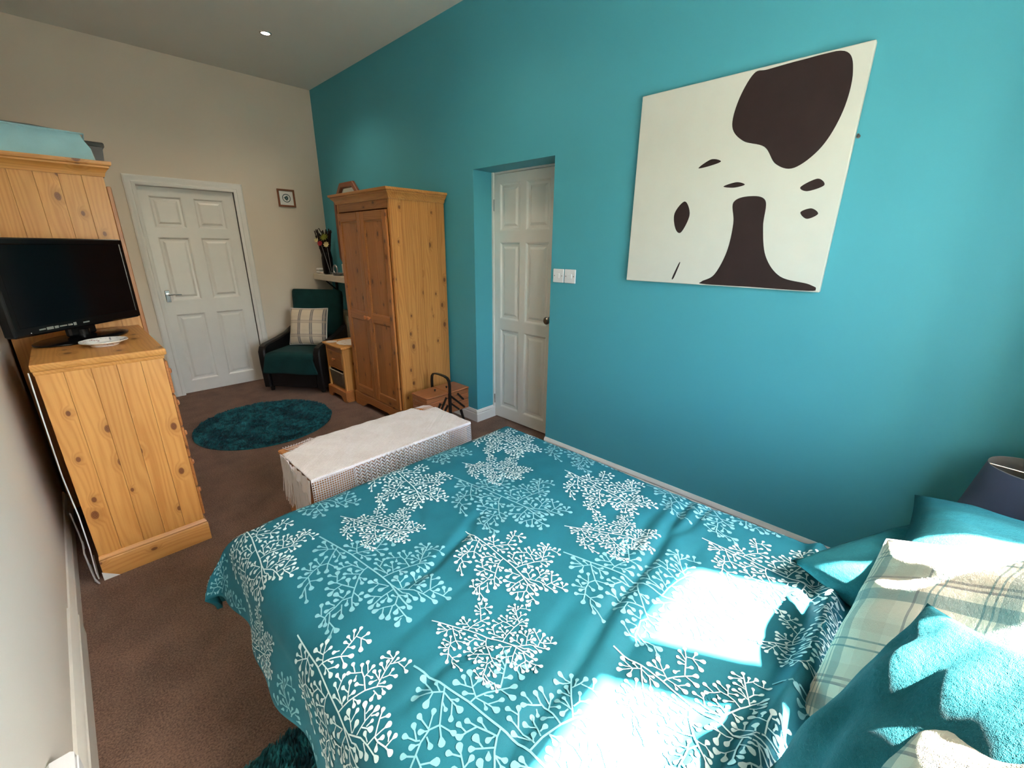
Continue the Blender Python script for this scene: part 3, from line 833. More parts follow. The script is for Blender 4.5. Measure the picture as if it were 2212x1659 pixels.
# ================================================================== ARMCHAIR in the far corner
AX, AY = 1.72, 4.778
ang = math.atan2(-.788, .616)            # local x = across the seat, local -y = forward
ac = thing('armchair', 'low dark green fleece-covered armchair with black leather arms', 'armchair', (AX, AY, 0), ang)
HW = .335
for s in (-1, 1):
    m = MB(); prof = [(-.33, .05), (-.345, .30), (-.345, .44), (-.32, .485), (-.27, .505), (-.05, .53), (.12, .56), (.24, .60), (.30, .62), (.30, .05)]
    xa, xb = sorted((s * HW, s * (HW - .075)))
    rings = []
    for x, ins in ((xa, .012), (xa + .012, 0), (xb - .012, 0), (xb, .012)):
        rings.append([(x, y + (ins if y < 0 else -ins), z - (ins if z > .3 else -ins * .5)) for y, z in prof])
    m.loops(rings, True, True, True); m.build('arm', BLACKL, ac)
MB().box(-HW + .075, HW - .075, -.31, .30, .05, .30, .015).build('base', BLACKL, ac)
for sx in (-1, 1):
    for y in (-.27, .26): MB().lathe([(.02, 0), (.026, .05)], (sx * (HW - .05), y, 0), 12, 'Z', True, True).build('foot', BLACKM, ac)
# seat cushion and fleece throw running over back, seat and front
m = MB(); m.grid(14, 10, lambda u, v: ((-HW + .078) + u * 2 * (HW - .078), -.335 + v * .53, .405 + .03 * math.sin(PI * u) ** .6 * (1 - .5 * v) ), None)
MB().box(-HW + .078, HW - .078, -.33, .25, .30, .405, .04).build('seat_cushion', BLACKL, ac)
# backrest: thick reclining slab with rounded top
def back_ring(z, tilt, th, w):
    yb = .17 + (z - .35) * tilt
    r = []
    N = 24
    for i in range(N):
        a = 2 * PI * i / N; c, q = math.cos(a), math.sin(a)
        e = .35
        r.append((w * (abs(c) ** e) * (1 if c >= 0 else -1), yb + th / 2 + th / 2 * (abs(q) ** .6) * (1 if q >= 0 else -1), z))
    return r
m = MB()
m.loops([back_ring(z, .17, th, w) for z, th, w in ((.30, .15, .25), (.36, .17, .262), (.6, .17, .275), (.8, .16, .285), (.93, .15, .29), (.985, .13, .285), (1.005, .09, .27), (1.012, .03, .25))], True, True, True)
m.build('backrest', GREEN, ac)
def throw(u, v):
    # v runs from the seat back, over the seat and down the front
    L = v * .735
    x = -.262 + u * .524
    if L < .50: y, z = .20 - L, .413 + .022 * math.sin(PI * min(1, u)) ** .5
    else:
        s = L - .50; a = min(s / .06, PI / 2)
        y, z = -.30 - .06 * math.sin(a), .413 - .06 * (1 - math.cos(a)) + .022 * math.sin(PI * u) ** .5 * math.cos(a)
        if s > .06 * PI / 2: z -= (s - .0942); y -= .012 * math.sin(u * 9 + 1) * min(1, (s - .09) * 6)
    if z < .36: x *= 1 + .12 * min(1, (.36 - z) * 8)
    return (x, y, z)
m = MB(); m.grid(32, 36, throw); o = m.build('throw', GREEN, ac, fix=False, angle=180)
sm = o.modifiers.new('thickness', 'SOLIDIFY'); sm.thickness = .012; sm.offset = 1
# plaid cushion leaning on the chair back
ca, sa = math.cos(ang), math.sin(ang)
def ac_w(x, y, z): return (AX + x * ca - y * sa, AY + x * sa + y * ca, z)
right = Vector((ca, sa, 0)); fwd = Vector((sa, -ca, 0))
cushion('plaid_cushion', 'square cream and grey plaid cushion leaning on the dark green armchair', 'cushion', PLAID2, .43, .40, .13, ac_w(.02, .055, .635),
        frame_axes(right + Vector((0, 0, .02)), Vector((0, 0, 1)) - fwd * .32), PAPER, seed=3, wr=.006, pinch=.03)

# ================================================================== radiator, shelf, mirror, picture
rad = thing('radiator', 'cream panel radiator on the teal wall beside the armchair', 'radiator', (2.215, 4.02, .22))
RL, RH = 1.02, .53
MB().box(.0, .012, 0, RL, 0, RH, .003).build('panel', RADM, rad)
for i in range(24):
    y = .03 + i * (RL - .06) / 23
    if i == 0: f0 = MB().box(-.008, .001, -.010, .010, .03, RH - .04, .004).build('flute', RADM, rad); f0.location = (0, y, 0)
    else: share(f0, rad, (0, y, 0))
MB().box(.012, .070, .0, RL, RH - .02, RH + .005, .002).build('top_grille', RADM, rad)
m = MB(); m.box(.065, .094, .12, .16, .05, RH - .05); m.box(.065, .094, RL - .16, RL - .12, .05, RH - .05); m.build('wall_bracket', RADM, rad)

sh = thing('wall_shelf', 'cream wall shelf on black brackets in the corner above the armchair', 'shelf', (2.09, 4.25, 1.098))
MB().box(0, XR - 2.09 - .001, 0, 1.032, .0, .067, .004).build('shelf_board', SHELFM, sh)
for y in (.28, .88):
    m = MB(); m.box(.06, .215, y, y + .025, -.012, .0); m.box(.195, .215, y, y + .025, -.15, 0); m.tube([(.08, y + .012, -.01), (.205, y + .012, -.13)], .008, 6)
    m.build('bracket', BLACKM, sh)
SZ = 1.166
# tall cut-corner mirror standing on the shelf
mr = thing('wall_mirror', 'tall dark wooden mirror with cut corners behind the wardrobe', 'mirror', (XR - .006, 4.615, SZ + .002))
def octo(w, h, c): return [(-w / 2 + c, 0), (w / 2 - c, 0), (w / 2, c), (w / 2, h - c), (w / 2 - c, h), (-w / 2 + c, h), (-w / 2, h - c), (-w / 2, c)]
MW, MH, MC = .64, .945, .178
def oring(i, x):
    c = MC - i * (1 - math.tan(PI / 8)) - 0.0
    base = octo(MW - 2 * i, MH - 2 * i, MC - i * .586)
    return [(x, p, q + i) for p, q in base]
m = MB(); m.loops([oring(0, 0), oring(0, -.022), oring(.006, -.030), oring(.045, -.030), oring(.055, -.018), oring(.058, -.012), oring(.058, -.002)], True); m.build('mirror_frame', DARKWOOD, mr)
m = MB(); m.prism([(p, q + .056) for p, q in octo(MW - .112, MH - .112, MC - .056 * .586)], -.010, -.006, 'YZ'); m.build('mirror_glass', MIRROR, mr)

pf = thing('framed_picture', 'tiny brown framed print with a dark green round emblem', 'picture', (1.822, YB - .001, 1.882))
PW, PHh = .178, .178
m = MB(); rr = [[(i, y, i), (PW - i, y, i), (PW - i, y, PHh - i), (i, y, PHh - i)] for i, y in ((0, 0), (0, -.014), (.004, -.018), (.014, -.017), (.019, -.010), (.019, -.004))]
m.loops(rr, True); m.build('frame', DARKWOOD, pf)
MB().box(.017, PW - .017, -.006, -.003, .017, PHh - .017).build('print_paper', PAPER, pf)
m = MB(); N = 40
m.loops([[(PW / 2 + r * math.cos(2 * PI * i / N), -.0066, PHh / 2 + r * math.sin(2 * PI * i / N)) for i in range(N)] for r in (.036, .043)], True)
for k in range(7):
    a = 2 * PI * k / 7 + .3; L = .030 if k % 2 else .024; n_ = (-math.sin(a), math.cos(a)); d_ = (math.cos(a), math.sin(a))
    q = [(0.002, 0), (L * .5, .008), (L, 0), (L * .5, -.008)]
    m.add([(PW / 2 + d_[0] * s + n_[0] * t, -.0067, PHh / 2 + d_[1] * s + n_[1] * t) for s, t in q], [(0, 1, 2, 3)])
m.build('emblem', EMBLEM, pf, fix=False)

# things on the shelf
fc = thing('folded_cloths', 'two folded white cloths at the wall end of the shelf', 'cloth', (2.115, 5.17, SZ))
for k in range(2): MB().box(0, .12, 0, .09, k * .031 + .0005, k * .031 + .030, .012).build('cloth_fold', PAPER, fc)
vs = thing('flower_vase', 'tall black vase of dark dried stems and flowers on the shelf', 'vase', (2.165, 5.02, SZ))
m = MB(); m.lathe([(.045, 0), (.055, .01), (.060, .10), (.060, .18), (.050, .24), (.052, .25), (.044, .25), (.040, .2), (.02, .02)], (0, 0, 0), 20, 'Z', True); m.build('vase_body', BLACKP, vs)
for k in range(44):
    a = random.uniform(0, 2 * PI); r0 = random.uniform(0, .025); r1 = random.uniform(.03, .10); h = random.uniform(.40, .485)
    cx, cy = math.cos(a), math.sin(a)
    path = [(r0 * cx, r0 * cy, .05), ((r0 + r1) * .5 * cx, (r0 + r1) * .5 * cy, h * .6), (r1 * cx, r1 * cy, h)]
    if k % 3 == 0: path += [(r1 * cx * .8, r1 * cy * .8 - .02, h + .012), (r1 * cx * .6, r1 * cy * .6 - .03, h - .03)]
    m = MB(); m.tube(path, .0055, 5)
    for b in range(5):
        t_ = .55 + b * .09; p = Vector(path[1]).lerp(Vector(path[2]), min(1, (t_ - .5) * 2)); m.tube([p, p + Vector((random.uniform(-.012, .012), random.uniform(-.012, .012), .018))], [.006, .003], 5)
    m.build('dried_stem', STEM, vs)
def petals(cx, cy, cz, n, L, wd, mat, name, up=.3):
    m = MB(); ax = Vector((-.75, -.6, up)).normalized(); u = ax.cross(Vector((0, 0, 1))).normalized(); v = u.cross(ax)
    for k in range(n):
        a = 2 * PI * k / n; d = u * math.cos(a) + v * math.sin(a); e = ax.cross(d)
        c = Vector((cx, cy, cz))
        m.add([c, c + d * L * .5 + e * wd + ax * .006, c + d * L + ax * .01, c + d * L * .5 - e * wd + ax * .006, c + d * L * .5 + ax * .010], [(0, 1, 4), (1, 2, 4), (2, 3, 4), (3, 0, 4)])
    m.lathe([(.0, -.004), (.006, 0), (.0, .006)], (cx, cy, cz), 8)
    m.build(name, mat, vs, fix=False)
petals(-.065, -.02, .335, 12, .032, .011, REDF, 'red_flower'); petals(-.02, -.075, .325, 8, .036, .014, CREAMF, 'cream_flower'); petals(-.03, -.06, .40, 11, .055, .007, LIMEF, 'green_flower', .6)
petals(-.075, .04, .37, 6, .03, .01, CREAMF, 'cream_flower')
for a_, b_ in (((-.06, -.03, .33), (-.03, -.12, .01)), ((-.02, -.08, .32), (-.02, -.13, .01))):
    m = MB(); m.tube([a_, b_], .003, 5); m.build('flower_stem', GREYMET, vs)
cd = MB().lathe([(.0, 0), (.034, 0), (.036, .004), (.036, .118), (.033, .122), (.006, .120), (0, .119)], (2.20, 4.66, SZ + .001), 20).build('pillar_candle', WAX)
tag(cd, 'thick ivory pillar candle on the shelf next to the wardrobe', 'candle')
bw = thing('metal_dish', 'oval grey metal dish with a ring ornament on the shelf', 'dish', (2.13, 4.72, SZ))
m = MB(); m.loops([[(r * .55 * math.cos(a), r * math.sin(a), z) for a in [2 * PI * i / 32 for i in range(32)]] for r, z in ((.05, 0), (.065, .002), (.095, .028), (.098, .030), (.090, .029), (.06, .008), (.002, .006))], True, True, True); m.build('dish', GREYMET, bw)
m = MB(); m.tube([(0, .04 + .045 * math.cos(2 * PI * i / 24), .062 + .045 * math.sin(2 * PI * i / 24)) for i in range(25)], .009, 8, False); m.build('ring', GREYMET, bw)
wp = MB().box(2.11, 2.15, 5.06, 5.13, SZ + .0005, SZ + .024, .004).build('card_box', LINEN); tag(wp, 'flat little cream box in front of the vase on the shelf', 'box')

# ================================================================== ROUND RUG and second rug
def shag(name, label, outline, c, matname, n, half=None, hgt=.020):
    t = thing(name, label, 'rug', c)
    tm = NT(matname); co = tm.obj(); nz = tm.noise(co, 26, 4, .65)
    tm.base(tm.mix(tm.smooth(nz, .36, .64), (.006, .045, .060), (.022, .165, .195)), .95, .1); tm.b.inputs['Sheen Weight'].default_value = .1
    bm = MB()
    N = len(outline)
    bm.loops([[(x, y, .001) for x, y in outline], [(x, y, .010) for x, y in outline], [(x * .985, y * .985, .014) for x, y in outline], [(x * .02, y * .02, .014) for x, y in outline]], True, True, True)
    bm.build('backing', tm.m, t)
    xs = [p[0] for p in outline]; ys = [p[1] for p in outline]
    rng = random.Random(5); pts = []; fs = []
    def inside(x, y):
        r = False; j = N - 1
        for i in range(N):
            if (outline[i][1] > y) != (outline[j][1] > y) and x < (outline[j][0] - outline[i][0]) * (y - outline[i][1]) / (outline[j][1] - outline[i][1]) + outline[i][0]: r = not r
            j = i
        return r
    k = 0
    while k < n:
        x, y = rng.uniform(min(xs), max(xs)), rng.uniform(min(ys), max(ys))
        if not inside(x, y): continue
        k += 1
        a = rng.uniform(0, 2 * PI); w = rng.uniform(.003, .0055); h = hgt * rng.uniform(.75, 1.15)
        lean = mnoise.noise(Vector((x * 7, y * 7, 0))) * 5; dx, dy = math.cos(lean) * .012 + rng.uniform(-.006, .006), math.sin(lean) * .012 + rng.uniform(-.006, .006)
        o = len(pts); cx, cy = math.cos(a) * w, math.sin(a) * w
        pts += [(x - cx, y - cy, .012), (x + cx, y + cy, .012), (x + dx * .5 + cx * .8, y + dy * .5 + cy * .8, .012 + h * .7), (x + dx * .5 - cx * .8, y + dy * .5 - cy * .8, .012 + h * .7), (x + dx, y + dy, .012 + h)]
        fs += [(o, o + 1, o + 2, o + 3), (o + 3, o + 2, o + 4)]
    mb = MB(); mb.v, mb.f = pts, fs
    p = mb.build('pile', tm.m, t, fix=False, angle=180); p['kind'] = 'stuff'
    return t
shag('round_rug', 'round dark teal shaggy rug on the carpet before the armchair', [(.525 * math.cos(2 * PI * i / 64), .525 * math.sin(2 * PI * i / 64)) for i in range(64)], (.975, 3.905, 0), 'teal_shag', 24000)
shag('bedside_rug', 'straight-edged dark teal shaggy rug at the bottom edge beside the bed', [(-.19, -.45), (.19, -.45), (.19, .45), (-.19, .45)], (.085, .695, 0), 'teal_shag_mat', 9000)

# ================================================================== SEWING BOX
sb = thing('sewing_box', 'teak cantilever sewing box with black handle between chest and wardrobe', 'sewing box', (1.765, 2.60, 0))
SW, SD, SZ0, SZ1 = .425, .215, .175, .36
zs = [SZ0, SZ0 + .085, SZ0 + .135, SZ1 - .012]
for i in range(3):
    for k, (a, b) in enumerate(((0, SW / 2 - .001), (SW / 2 + .001, SW))):
        MB().box(a, b, .006, SD - .006, zs[i] + .0008, zs[i + 1] - .0008, .004).build('tray', TEAK, sb)
for k, (a, b) in enumerate(((-.004, SW / 2 - .001), (SW / 2 + .001, SW + .004))):
    l = MB().box(a, b, .002, SD - .002, SZ1 - .012, SZ1, .004).build('lid', TEAK, sb)
    m = MB(); m.lathe([(.006, 0), (.005, .006), (.009, .012), (.007, .017), (0, .018)], (0, 0, 0), 12); kn = m.build('lid_knob', BLACKM, l); kn.location = ((a + b) / 2 + (.05 if k == 0 else -.05), SD / 2, SZ1)
for f, yy in ((-1, 0), (1, SD)):
    for (xa, za, xb, zb) in ((.07, .02, .125, .115), (.10, .005, .185, .150), (.145, .01, .195, .08), (SW - .19, .145, SW - .055, .02), (SW - .195, .085, SW - .115, .015), (SW - .125, .155, SW - .065, .09)):
        d = Vector((xb - xa, 0, zb - za)); L = d.length; d.normalize(); n = Vector((-d.z, 0, d.x)) * .007
        a, b = Vector((xa, 0, SZ0 + za)), Vector((xb, 0, SZ0 + zb))
        y0, y1 = sorted((yy + f * .0 + (.004 if f < 0 else -.004), yy + f * .006))
        m = MB(); P4 = [a + n, b + n, b - n, a - n]
        m.prism([(p.x, p.z) for p in P4], y0, y1, 'XZ'); m.build('arm_strip', BLACKM, sb)
# handle arch, continuing into the legs
m = MB(); W = .011
arch = [(-.012, .10), (-.012, .42), (-.006, .455), (.015, .478), (.05, .487), (SD / 2, .489), (SD - .05, .487), (SD - .015, .478), (SD + .006, .455), (SD + .012, .42), (SD + .012, .10)]
rings = []
for i, (y, z) in enumerate(arch):
    p, q = arch[max(i - 1, 0)], arch[min(i + 1, len(arch) - 1)]
    d = Vector((q[0] - p[0], q[1] - p[1])).normalized(); nn = (-d.y * .0045, d.x * .0045)
    cx = SW / 2
    rings.append([(cx - W, y + nn[0], z + nn[1]), (cx + W, y + nn[0], z + nn[1]), (cx + W, y - nn[0], z - nn[1]), (cx - W, y - nn[0], z - nn[1])])
m.loops(rings, True, True, True); m.build('handle', BLACKM, sb)
for sx in (0, 1):
    for sy in (0, 1):
        x0_, y0_ = (.075 if not sx else SW - .075), (.03 if not sy else SD - .03)
        m = MB(); m.tube([(x0_, y0_, SZ0 + .002), (x0_ + (-.045 if not sx else .045), y0_ + (-.012 if not sy else .012), 0)], [.013, .008], 10); m.build('leg', BLACKM, sb)

# ================================================================== BLANKET CHEST and crocheted shawl
CX0, CX1, CY0, CY1, CH = .60, 1.558, 1.852, 2.292, .45
bc = thing('blanket_chest', 'honey-coloured wooden chest at the foot of the bed', 'blanket chest', (CX0, CY0, 0))
cw, cdp = CX1 - CX0, CY1 - CY0
MB().box(.012, cw - .012, .012, cdp - .012, .06, CH - .024, .004).build('chest_body', CHESTW, bc)
MB().box(0, cw, 0, cdp, CH - .024, CH, .005).build('lid', CHESTW, bc)
for sx in (0, 1):
    for sy in (0, 1): MB().box(.012 + sx * (cw - .084), .072 + sx * (cw - .084), .012 + sy * (cdp - .084), .072 + sy * (cdp - .084), 0, .06, .003).build('foot', CHESTW, bc)

swl = thing('crochet_shawl', 'fringed blush-white crocheted shawl draped over the blanket chest', 'shawl', (CX0, CY0, CH))
def sz(x, y): return .004 + .0016 * math.sin(x * 60 + 3 * math.sin(y * 20)) + .002 * mnoise.noise(Vector((x * 14, y * 14, 2)))
m = MB(); nu, nv = 120, 56
pts = []; keep = []
for j in range(nv + 1):
    for i in range(nu + 1):
        x, y = i / nu * (cw + .008) - .004, j / nv * (cdp + .008) - .004
        pts.append((x, y, sz(x, y)))
fs = []
for j in range(nv):
    for i in range(nu):
        x, y = (i + .5) / nu * cw, (j + .5) / nv * cdp
        if y > cdp - .09 + .43 * x + .006 * math.sin(x * 60): continue          # left back corner left bare
        if x > .83 and y > cdp - .085 * min(1, (x - .83) / .04): continue
        fs.append((j * (nu + 1) + i, j * (nu + 1) + i + 1, (j + 1) * (nu + 1) + i + 1, (j + 1) * (nu + 1) + i))
m.add(pts, fs)
def shawl_mat():
    t = NT('crochet_stitch'); co = t.obj()
    sp = t.new('ShaderNodeSeparateXYZ'); t.l.new(co, sp.inputs[0])
    diag = t.math('ADD', t.math('MULTIPLY', sp.outputs[0], .62), t.math('MULTIPLY', sp.outputs[1], -.8))
    st = t.math('SINE', t.math('MULTIPLY', diag, 700.0)); st2 = t.math('SINE', t.math('MULTIPLY', t.math('ADD', t.math('MULTIPLY', sp.outputs[0], .8), t.math('MULTIPLY', sp.outputs[1], .62)), 620.0))
    zone = t.smooth(t.noise(co, 5.5, 1), .47, .53)
    holes = t.math('MULTIPLY', t.smooth(t.math('MULTIPLY', st, st2), .25, .75), zone)
    n = t.noise(co, 90, 3)
    c = t.mix(n, (.66, .57, .55), (.80, .73, .71))
    c = t.mix(t.math('MULTIPLY', holes, .55), c, (.42, .27, .20))
    t.base(c, .95, .1); t.b.inputs['Sheen Weight'].default_value = .3
    t.bump(t.math('ADD', t.math('MULTIPLY', st, .25), n), .6, .004)
    return t.m
CROCHET = shawl_mat()
o = m.build('crochet_top', CROCHET, swl, fix=False, angle=180)
sm = o.modifiers.new('thickness', 'SOLIDIFY'); sm.thickness = .003; sm.offset = 1
# front drop: open net at both ends, zigzag band in the middle
def net(name, x0_, x1_, zt, zb, cell, yfun, mat, axis='x'):
    m = MB(); nx, nz = max(1, round((x1_ - x0_) / cell)), max(1, round((zt - zb) / cell))
    cx, cz = (x1_ - x0_) / nx, (zt - zb) / nz; e = .15
    for i in range(nx):
        for j in range(nz):
            a, b, c, d = x0_ + i * cx, x0_ + (i + 1) * cx, zb + j * cz, zb + (j + 1) * cz
            o4 = [(a, c), (b, c), (b, d), (a, d)]; i4 = [(a + e * cx, c + e * cz), (b - e * cx, c + e * cz), (b - e * cx, d - e * cz), (a + e * cx, d - e * cz)]
            P = [((p, yfun(p, q), q) if axis == 'x' else (yfun(p, q), p, q)) for p, q in o4 + i4]
            m.add(P, [(k, (k + 1) % 4, 4 + (k + 1) % 4, 4 + k) for k in range(4)])
    o = m.build(name, mat, swl, fix=False)
    sm = o.modifiers.new('thickness', 'SOLIDIFY'); sm.thickness = .002
    return o
fy = lambda x, z: -.007 - .006 * max(0, -z) * 6 - .004 * math.sin(x * 17)
DROP = -.17
net('net_panel', -.004, .20, .004, DROP, .0115, fy, SHAWL2)
net('net_panel', cw - .17, cw + .004, .004, DROP, .0115, fy, SHAWL2)
m = MB()
rows = 9
for r in range(rows):
    zc = -.004 - r * .0185
    path = []
    n = 42
    for i in range(n + 1):
        x = .20 + (cw - .37) * i / n
        path.append((x, fy(x, zc) - .0, zc + (.0085 if i % 2 else -.0085)))
    for i in range(n):
        a, b = Vector(path[i]), Vector(path[i + 1]); h = Vector((0, 0, .0062))
        m.add([a - h, b - h, b + h, a + h], [(0, 1, 2, 3)])
o = m.build('zigzag_band', SHAWL2, swl, fix=False); sm = o.modifiers.new('thickness', 'SOLIDIFY'); sm.thickness = .003
# solid edge bands closing the fold, left end drop and right end drop
m = MB(); m.grid(80, 2, lambda u, v: (-.004 + u * (cw + .008), -.004 - .004 * v, .006 - .010 * v)); m.build('folded_edge', SHAWL2, swl, fix=False)
lx = lambda y, z: -.008 + .06 * z
m = MB(); m.grid(20, 10, lambda u, v: (lx(u, -v * .16) - .004 * math.sin(u * 20), -.006 + u * .20,   .006 - v * (.12 - .10 * u))); o = m.build('end_drop', SHAWL, swl, fix=False)
# fringe strands
m = MB(); rng = random.Random(3)
for k in range(74):                                  # hanging down the left end
    y = .02 + .325 * k / 73; z0_ = .004 - max(0, .12 - .10 * (y + .006) / .2)
    L = rng.uniform(.19, .26); dy = rng.uniform(-.012, .012)
    m.tube([(-.012 - rng.uniform(0, .006), y, z0_ + .012), (-.016, y + dy * .4, z0_ - L * .5), (-.018 - rng.uniform(0, .01), y + dy, max(z0_ - L, -.43))], .0019, 4)
for k in range(11):                                  # lying over the bare left corner and hanging behind it
    t_ = k / 10; x0_ = .05 + .14 * t_; y0_ = cdp - .095 + .43 * x0_
    m.tube([(x0_, y0_, .007), (x0_ - .018, y0_ + .03, .008), (x0_ - .022, cdp + .004, .004), (x0_ - .02, cdp + .007, -.06)], .0019, 4)
for k in range(7):
    x0_ = .85 + k * .011
    m.tube([(x0_ + .03, cdp - .088, .007), (x0_ + .026, cdp - .05, .012), (x0_ + .006, cdp + .004, .004), (x0_, cdp + .006, -.05)], .0019, 4)
for k in range(40):                                  # along the back edge
    x0_ = .16 + .66 * k / 39
    m.tube([(x0_, cdp - .002, .007), (x0_ + rng.uniform(-.006, .006), cdp + .005, -.02), (x0_ + rng.uniform(-.01, .01), cdp + .006, -.13)], .0019, 4)
o = m.build('fringe', SHAWL, swl, fix=False); o['kind'] = 'stuff'

# ================================================================== BED
BX0, BX1, BY0, BY1 = .21, 1.43, -.54, 1.37
bed = thing('bed', 'double divan bed with a padded headboard under the window', 'bed', (BX0, BY0, 0))
bw_, bl_ = BX1 - BX0, BY1 - BY0
MB().box(0.02, bw_ - .02, 0, bl_ - .03, .11, .31, .02).build('divan_base', BASEF, bed)
MB().box(0, bw_, .01, bl_, .312, .555, .04).build('mattress', MATTR, bed)
for sx in (0, 1):
    for y in (.12, bl_ * .5, bl_ - .18):
        MB().lathe([(.02, 0), (.026, .02), (.022, .11)], (.10 + sx * (bw_ - .20), y, 0), 12, 'Z', True, True).build('foot', BLACKM, bed)
MB().box(-.02, bw_ + .02, -.06, -.005, .10, .93, .02).build('headboard', BASEF, bed)

# duvet surface: unfolded coordinates (u, v) to a point in the room
DX0, DX1, DY1, DR, DZ = .262, 1.378, 1.352, .082, .625
CREASES = [  # (x0, y0, x1, y1, depth, width)
    (1.40, .445, .82, .395, .016, .016), (.84, .400, .36, .345, .013, .015), (1.42, .372, 1.15, .40, .010, .012), (.72, .872, .46, .818, .011, .014),
    (.50, .556, .28, .566, .009, .013), (1.30, .50, .98, .475, .009, .02), (.66, .875, .84, .935, .007, .015), (.62, 1.02, .70, 1.10, .006, .014),
    (1.15, .33, .62, .30, .009, .02), (.75, .47, .42, .44, .006, .018), (1.36, .62, 1.10, .60, .005, .02), (.60, .72, .34, .70, .005, .018)]
def duvet_z(x, y):
    z = .010 * mnoise.noise(Vector((x * 2.6, y * 2.6, 1.7))) + .004 * mnoise.noise(Vector((x * 4.0, y * 11.0, 4.2)))
    for ax, ay, bx, by, d, w in CREASES:
        dx, dy = bx - ax, by - ay; L2 = dx * dx + dy * dy
        t = ((x - ax) * dx + (y - ay) * dy) / L2
        if -.15 < t < 1.15:
            L = math.sqrt(L2); s = ((x - ax) * -dy + (y - ay) * dx) / L + .006 * math.sin(t * 7 + ax * 9)
            k = max(0, min(1, (t + .15) / .3)) * max(0, min(1, (1.15 - t) / .3)); k = k * k * (3 - 2 * k)
            z += k * d * .62 * (-math.exp(-(s / w) ** 2) + .55 * math.exp(-((s - 1.9 * w) / (1.5 * w)) ** 2) + .45 * math.exp(-((s + 2.0 * w) / (1.6 * w)) ** 2))
    # bunched folds by the pillows
    yy = y - .028 + .055 * (x - .75) + .010 * math.sin(x * 8.0)
    z += .052 * math.exp(-(yy / .026) ** 2) + .030 * math.exp(-((yy - .062) / .022) ** 2) * (.6 + .4 * math.sin(x * 5)) + .05 * math.exp(-((yy + .07) / .03) ** 2)
    return z
def duvet(u, v):
    def fold(s):            # s = distance past the bend: horizontal and vertical shift
        if s <= 0: return 0.0, 0.0
        a = s / DR
        if a < PI / 2: return DR * math.sin(a), DR * (1 - math.cos(a))
        e = s - DR * PI / 2
        return DR + e * .20, DR + e * .97
    hx, vx = (0, 0); x = u
    if u < DX0: hx, vx = fold(DX0 - u); x = DX0 - hx
    elif u > DX1: hx, vx = fold(u - DX1); x = DX1 + hx
    y, vy = v, 0
    if v > DY1: hy, vy = fold(v - DY1); y = DY1 + hy
    drop = (vx ** 4 + vy ** 4) ** .25
    z = DZ - drop
    edge = min(1, max(0, 1 - drop / .10))
    z += duvet_z(min(max(x, .1), 1.6), min(y, 1.6)) * (.25 + .75 * edge)
    # soft plump edges
    z += .012 * math.exp(-((x - DX0 - .10) / .10) ** 2) * edge
    if vx > 0 and vy > 0:   # the corner stands out in a soft cone
        k = min(1, min(vx, vy) / .16); k = k * k * (3 - 2 * k)
        x += (-.042 if u < DX0 else .042) * k; y += .01 * k
    if vx > DR:             # ripples in the hanging sides
        k = min(1, (vx - DR) / .15)
        w = .012 * math.sin(v * 13 + 1.1) + .006 * math.sin(v * 29)
        x += (-1 if u < DX0 else 1) * w * k
    if vy > DR:
        k = min(1, (vy - DR) / .15); y += (.012 * math.sin(u * 12) + .006 * math.sin(u * 27)) * k
    return Vector((x, y, z))
DU0, DU1, DV0, DV1 = DX0 - .275, DX1 + .33, -.10, DY1 + .335
def duvet_n(u, v):
    e = .004
    n = (duvet(u + e, v) - duvet(u - e, v)).cross(duvet(u, v + e) - duvet(u, v - e))
    return n.normalized()
dv = thing('duvet', 'teal duvet printed with pale branching berry sprigs on the bed', 'duvet', (.82, .6, .555))
off = Vector((.82, .6, .555))
m = MB(); NU, NV = 208, 206
m.grid(NU, NV, lambda a, b: tuple(duvet(DU0 + a * (DU1 - DU0), DV0 + b * (DV1 - DV0)) - off))
o = m.build('duvet_cover', DUVET, dv, fix=False, angle=180)
sm = o.modifiers.new('thickness', 'SOLIDIFY'); sm.thickness = .016; sm.offset = -1

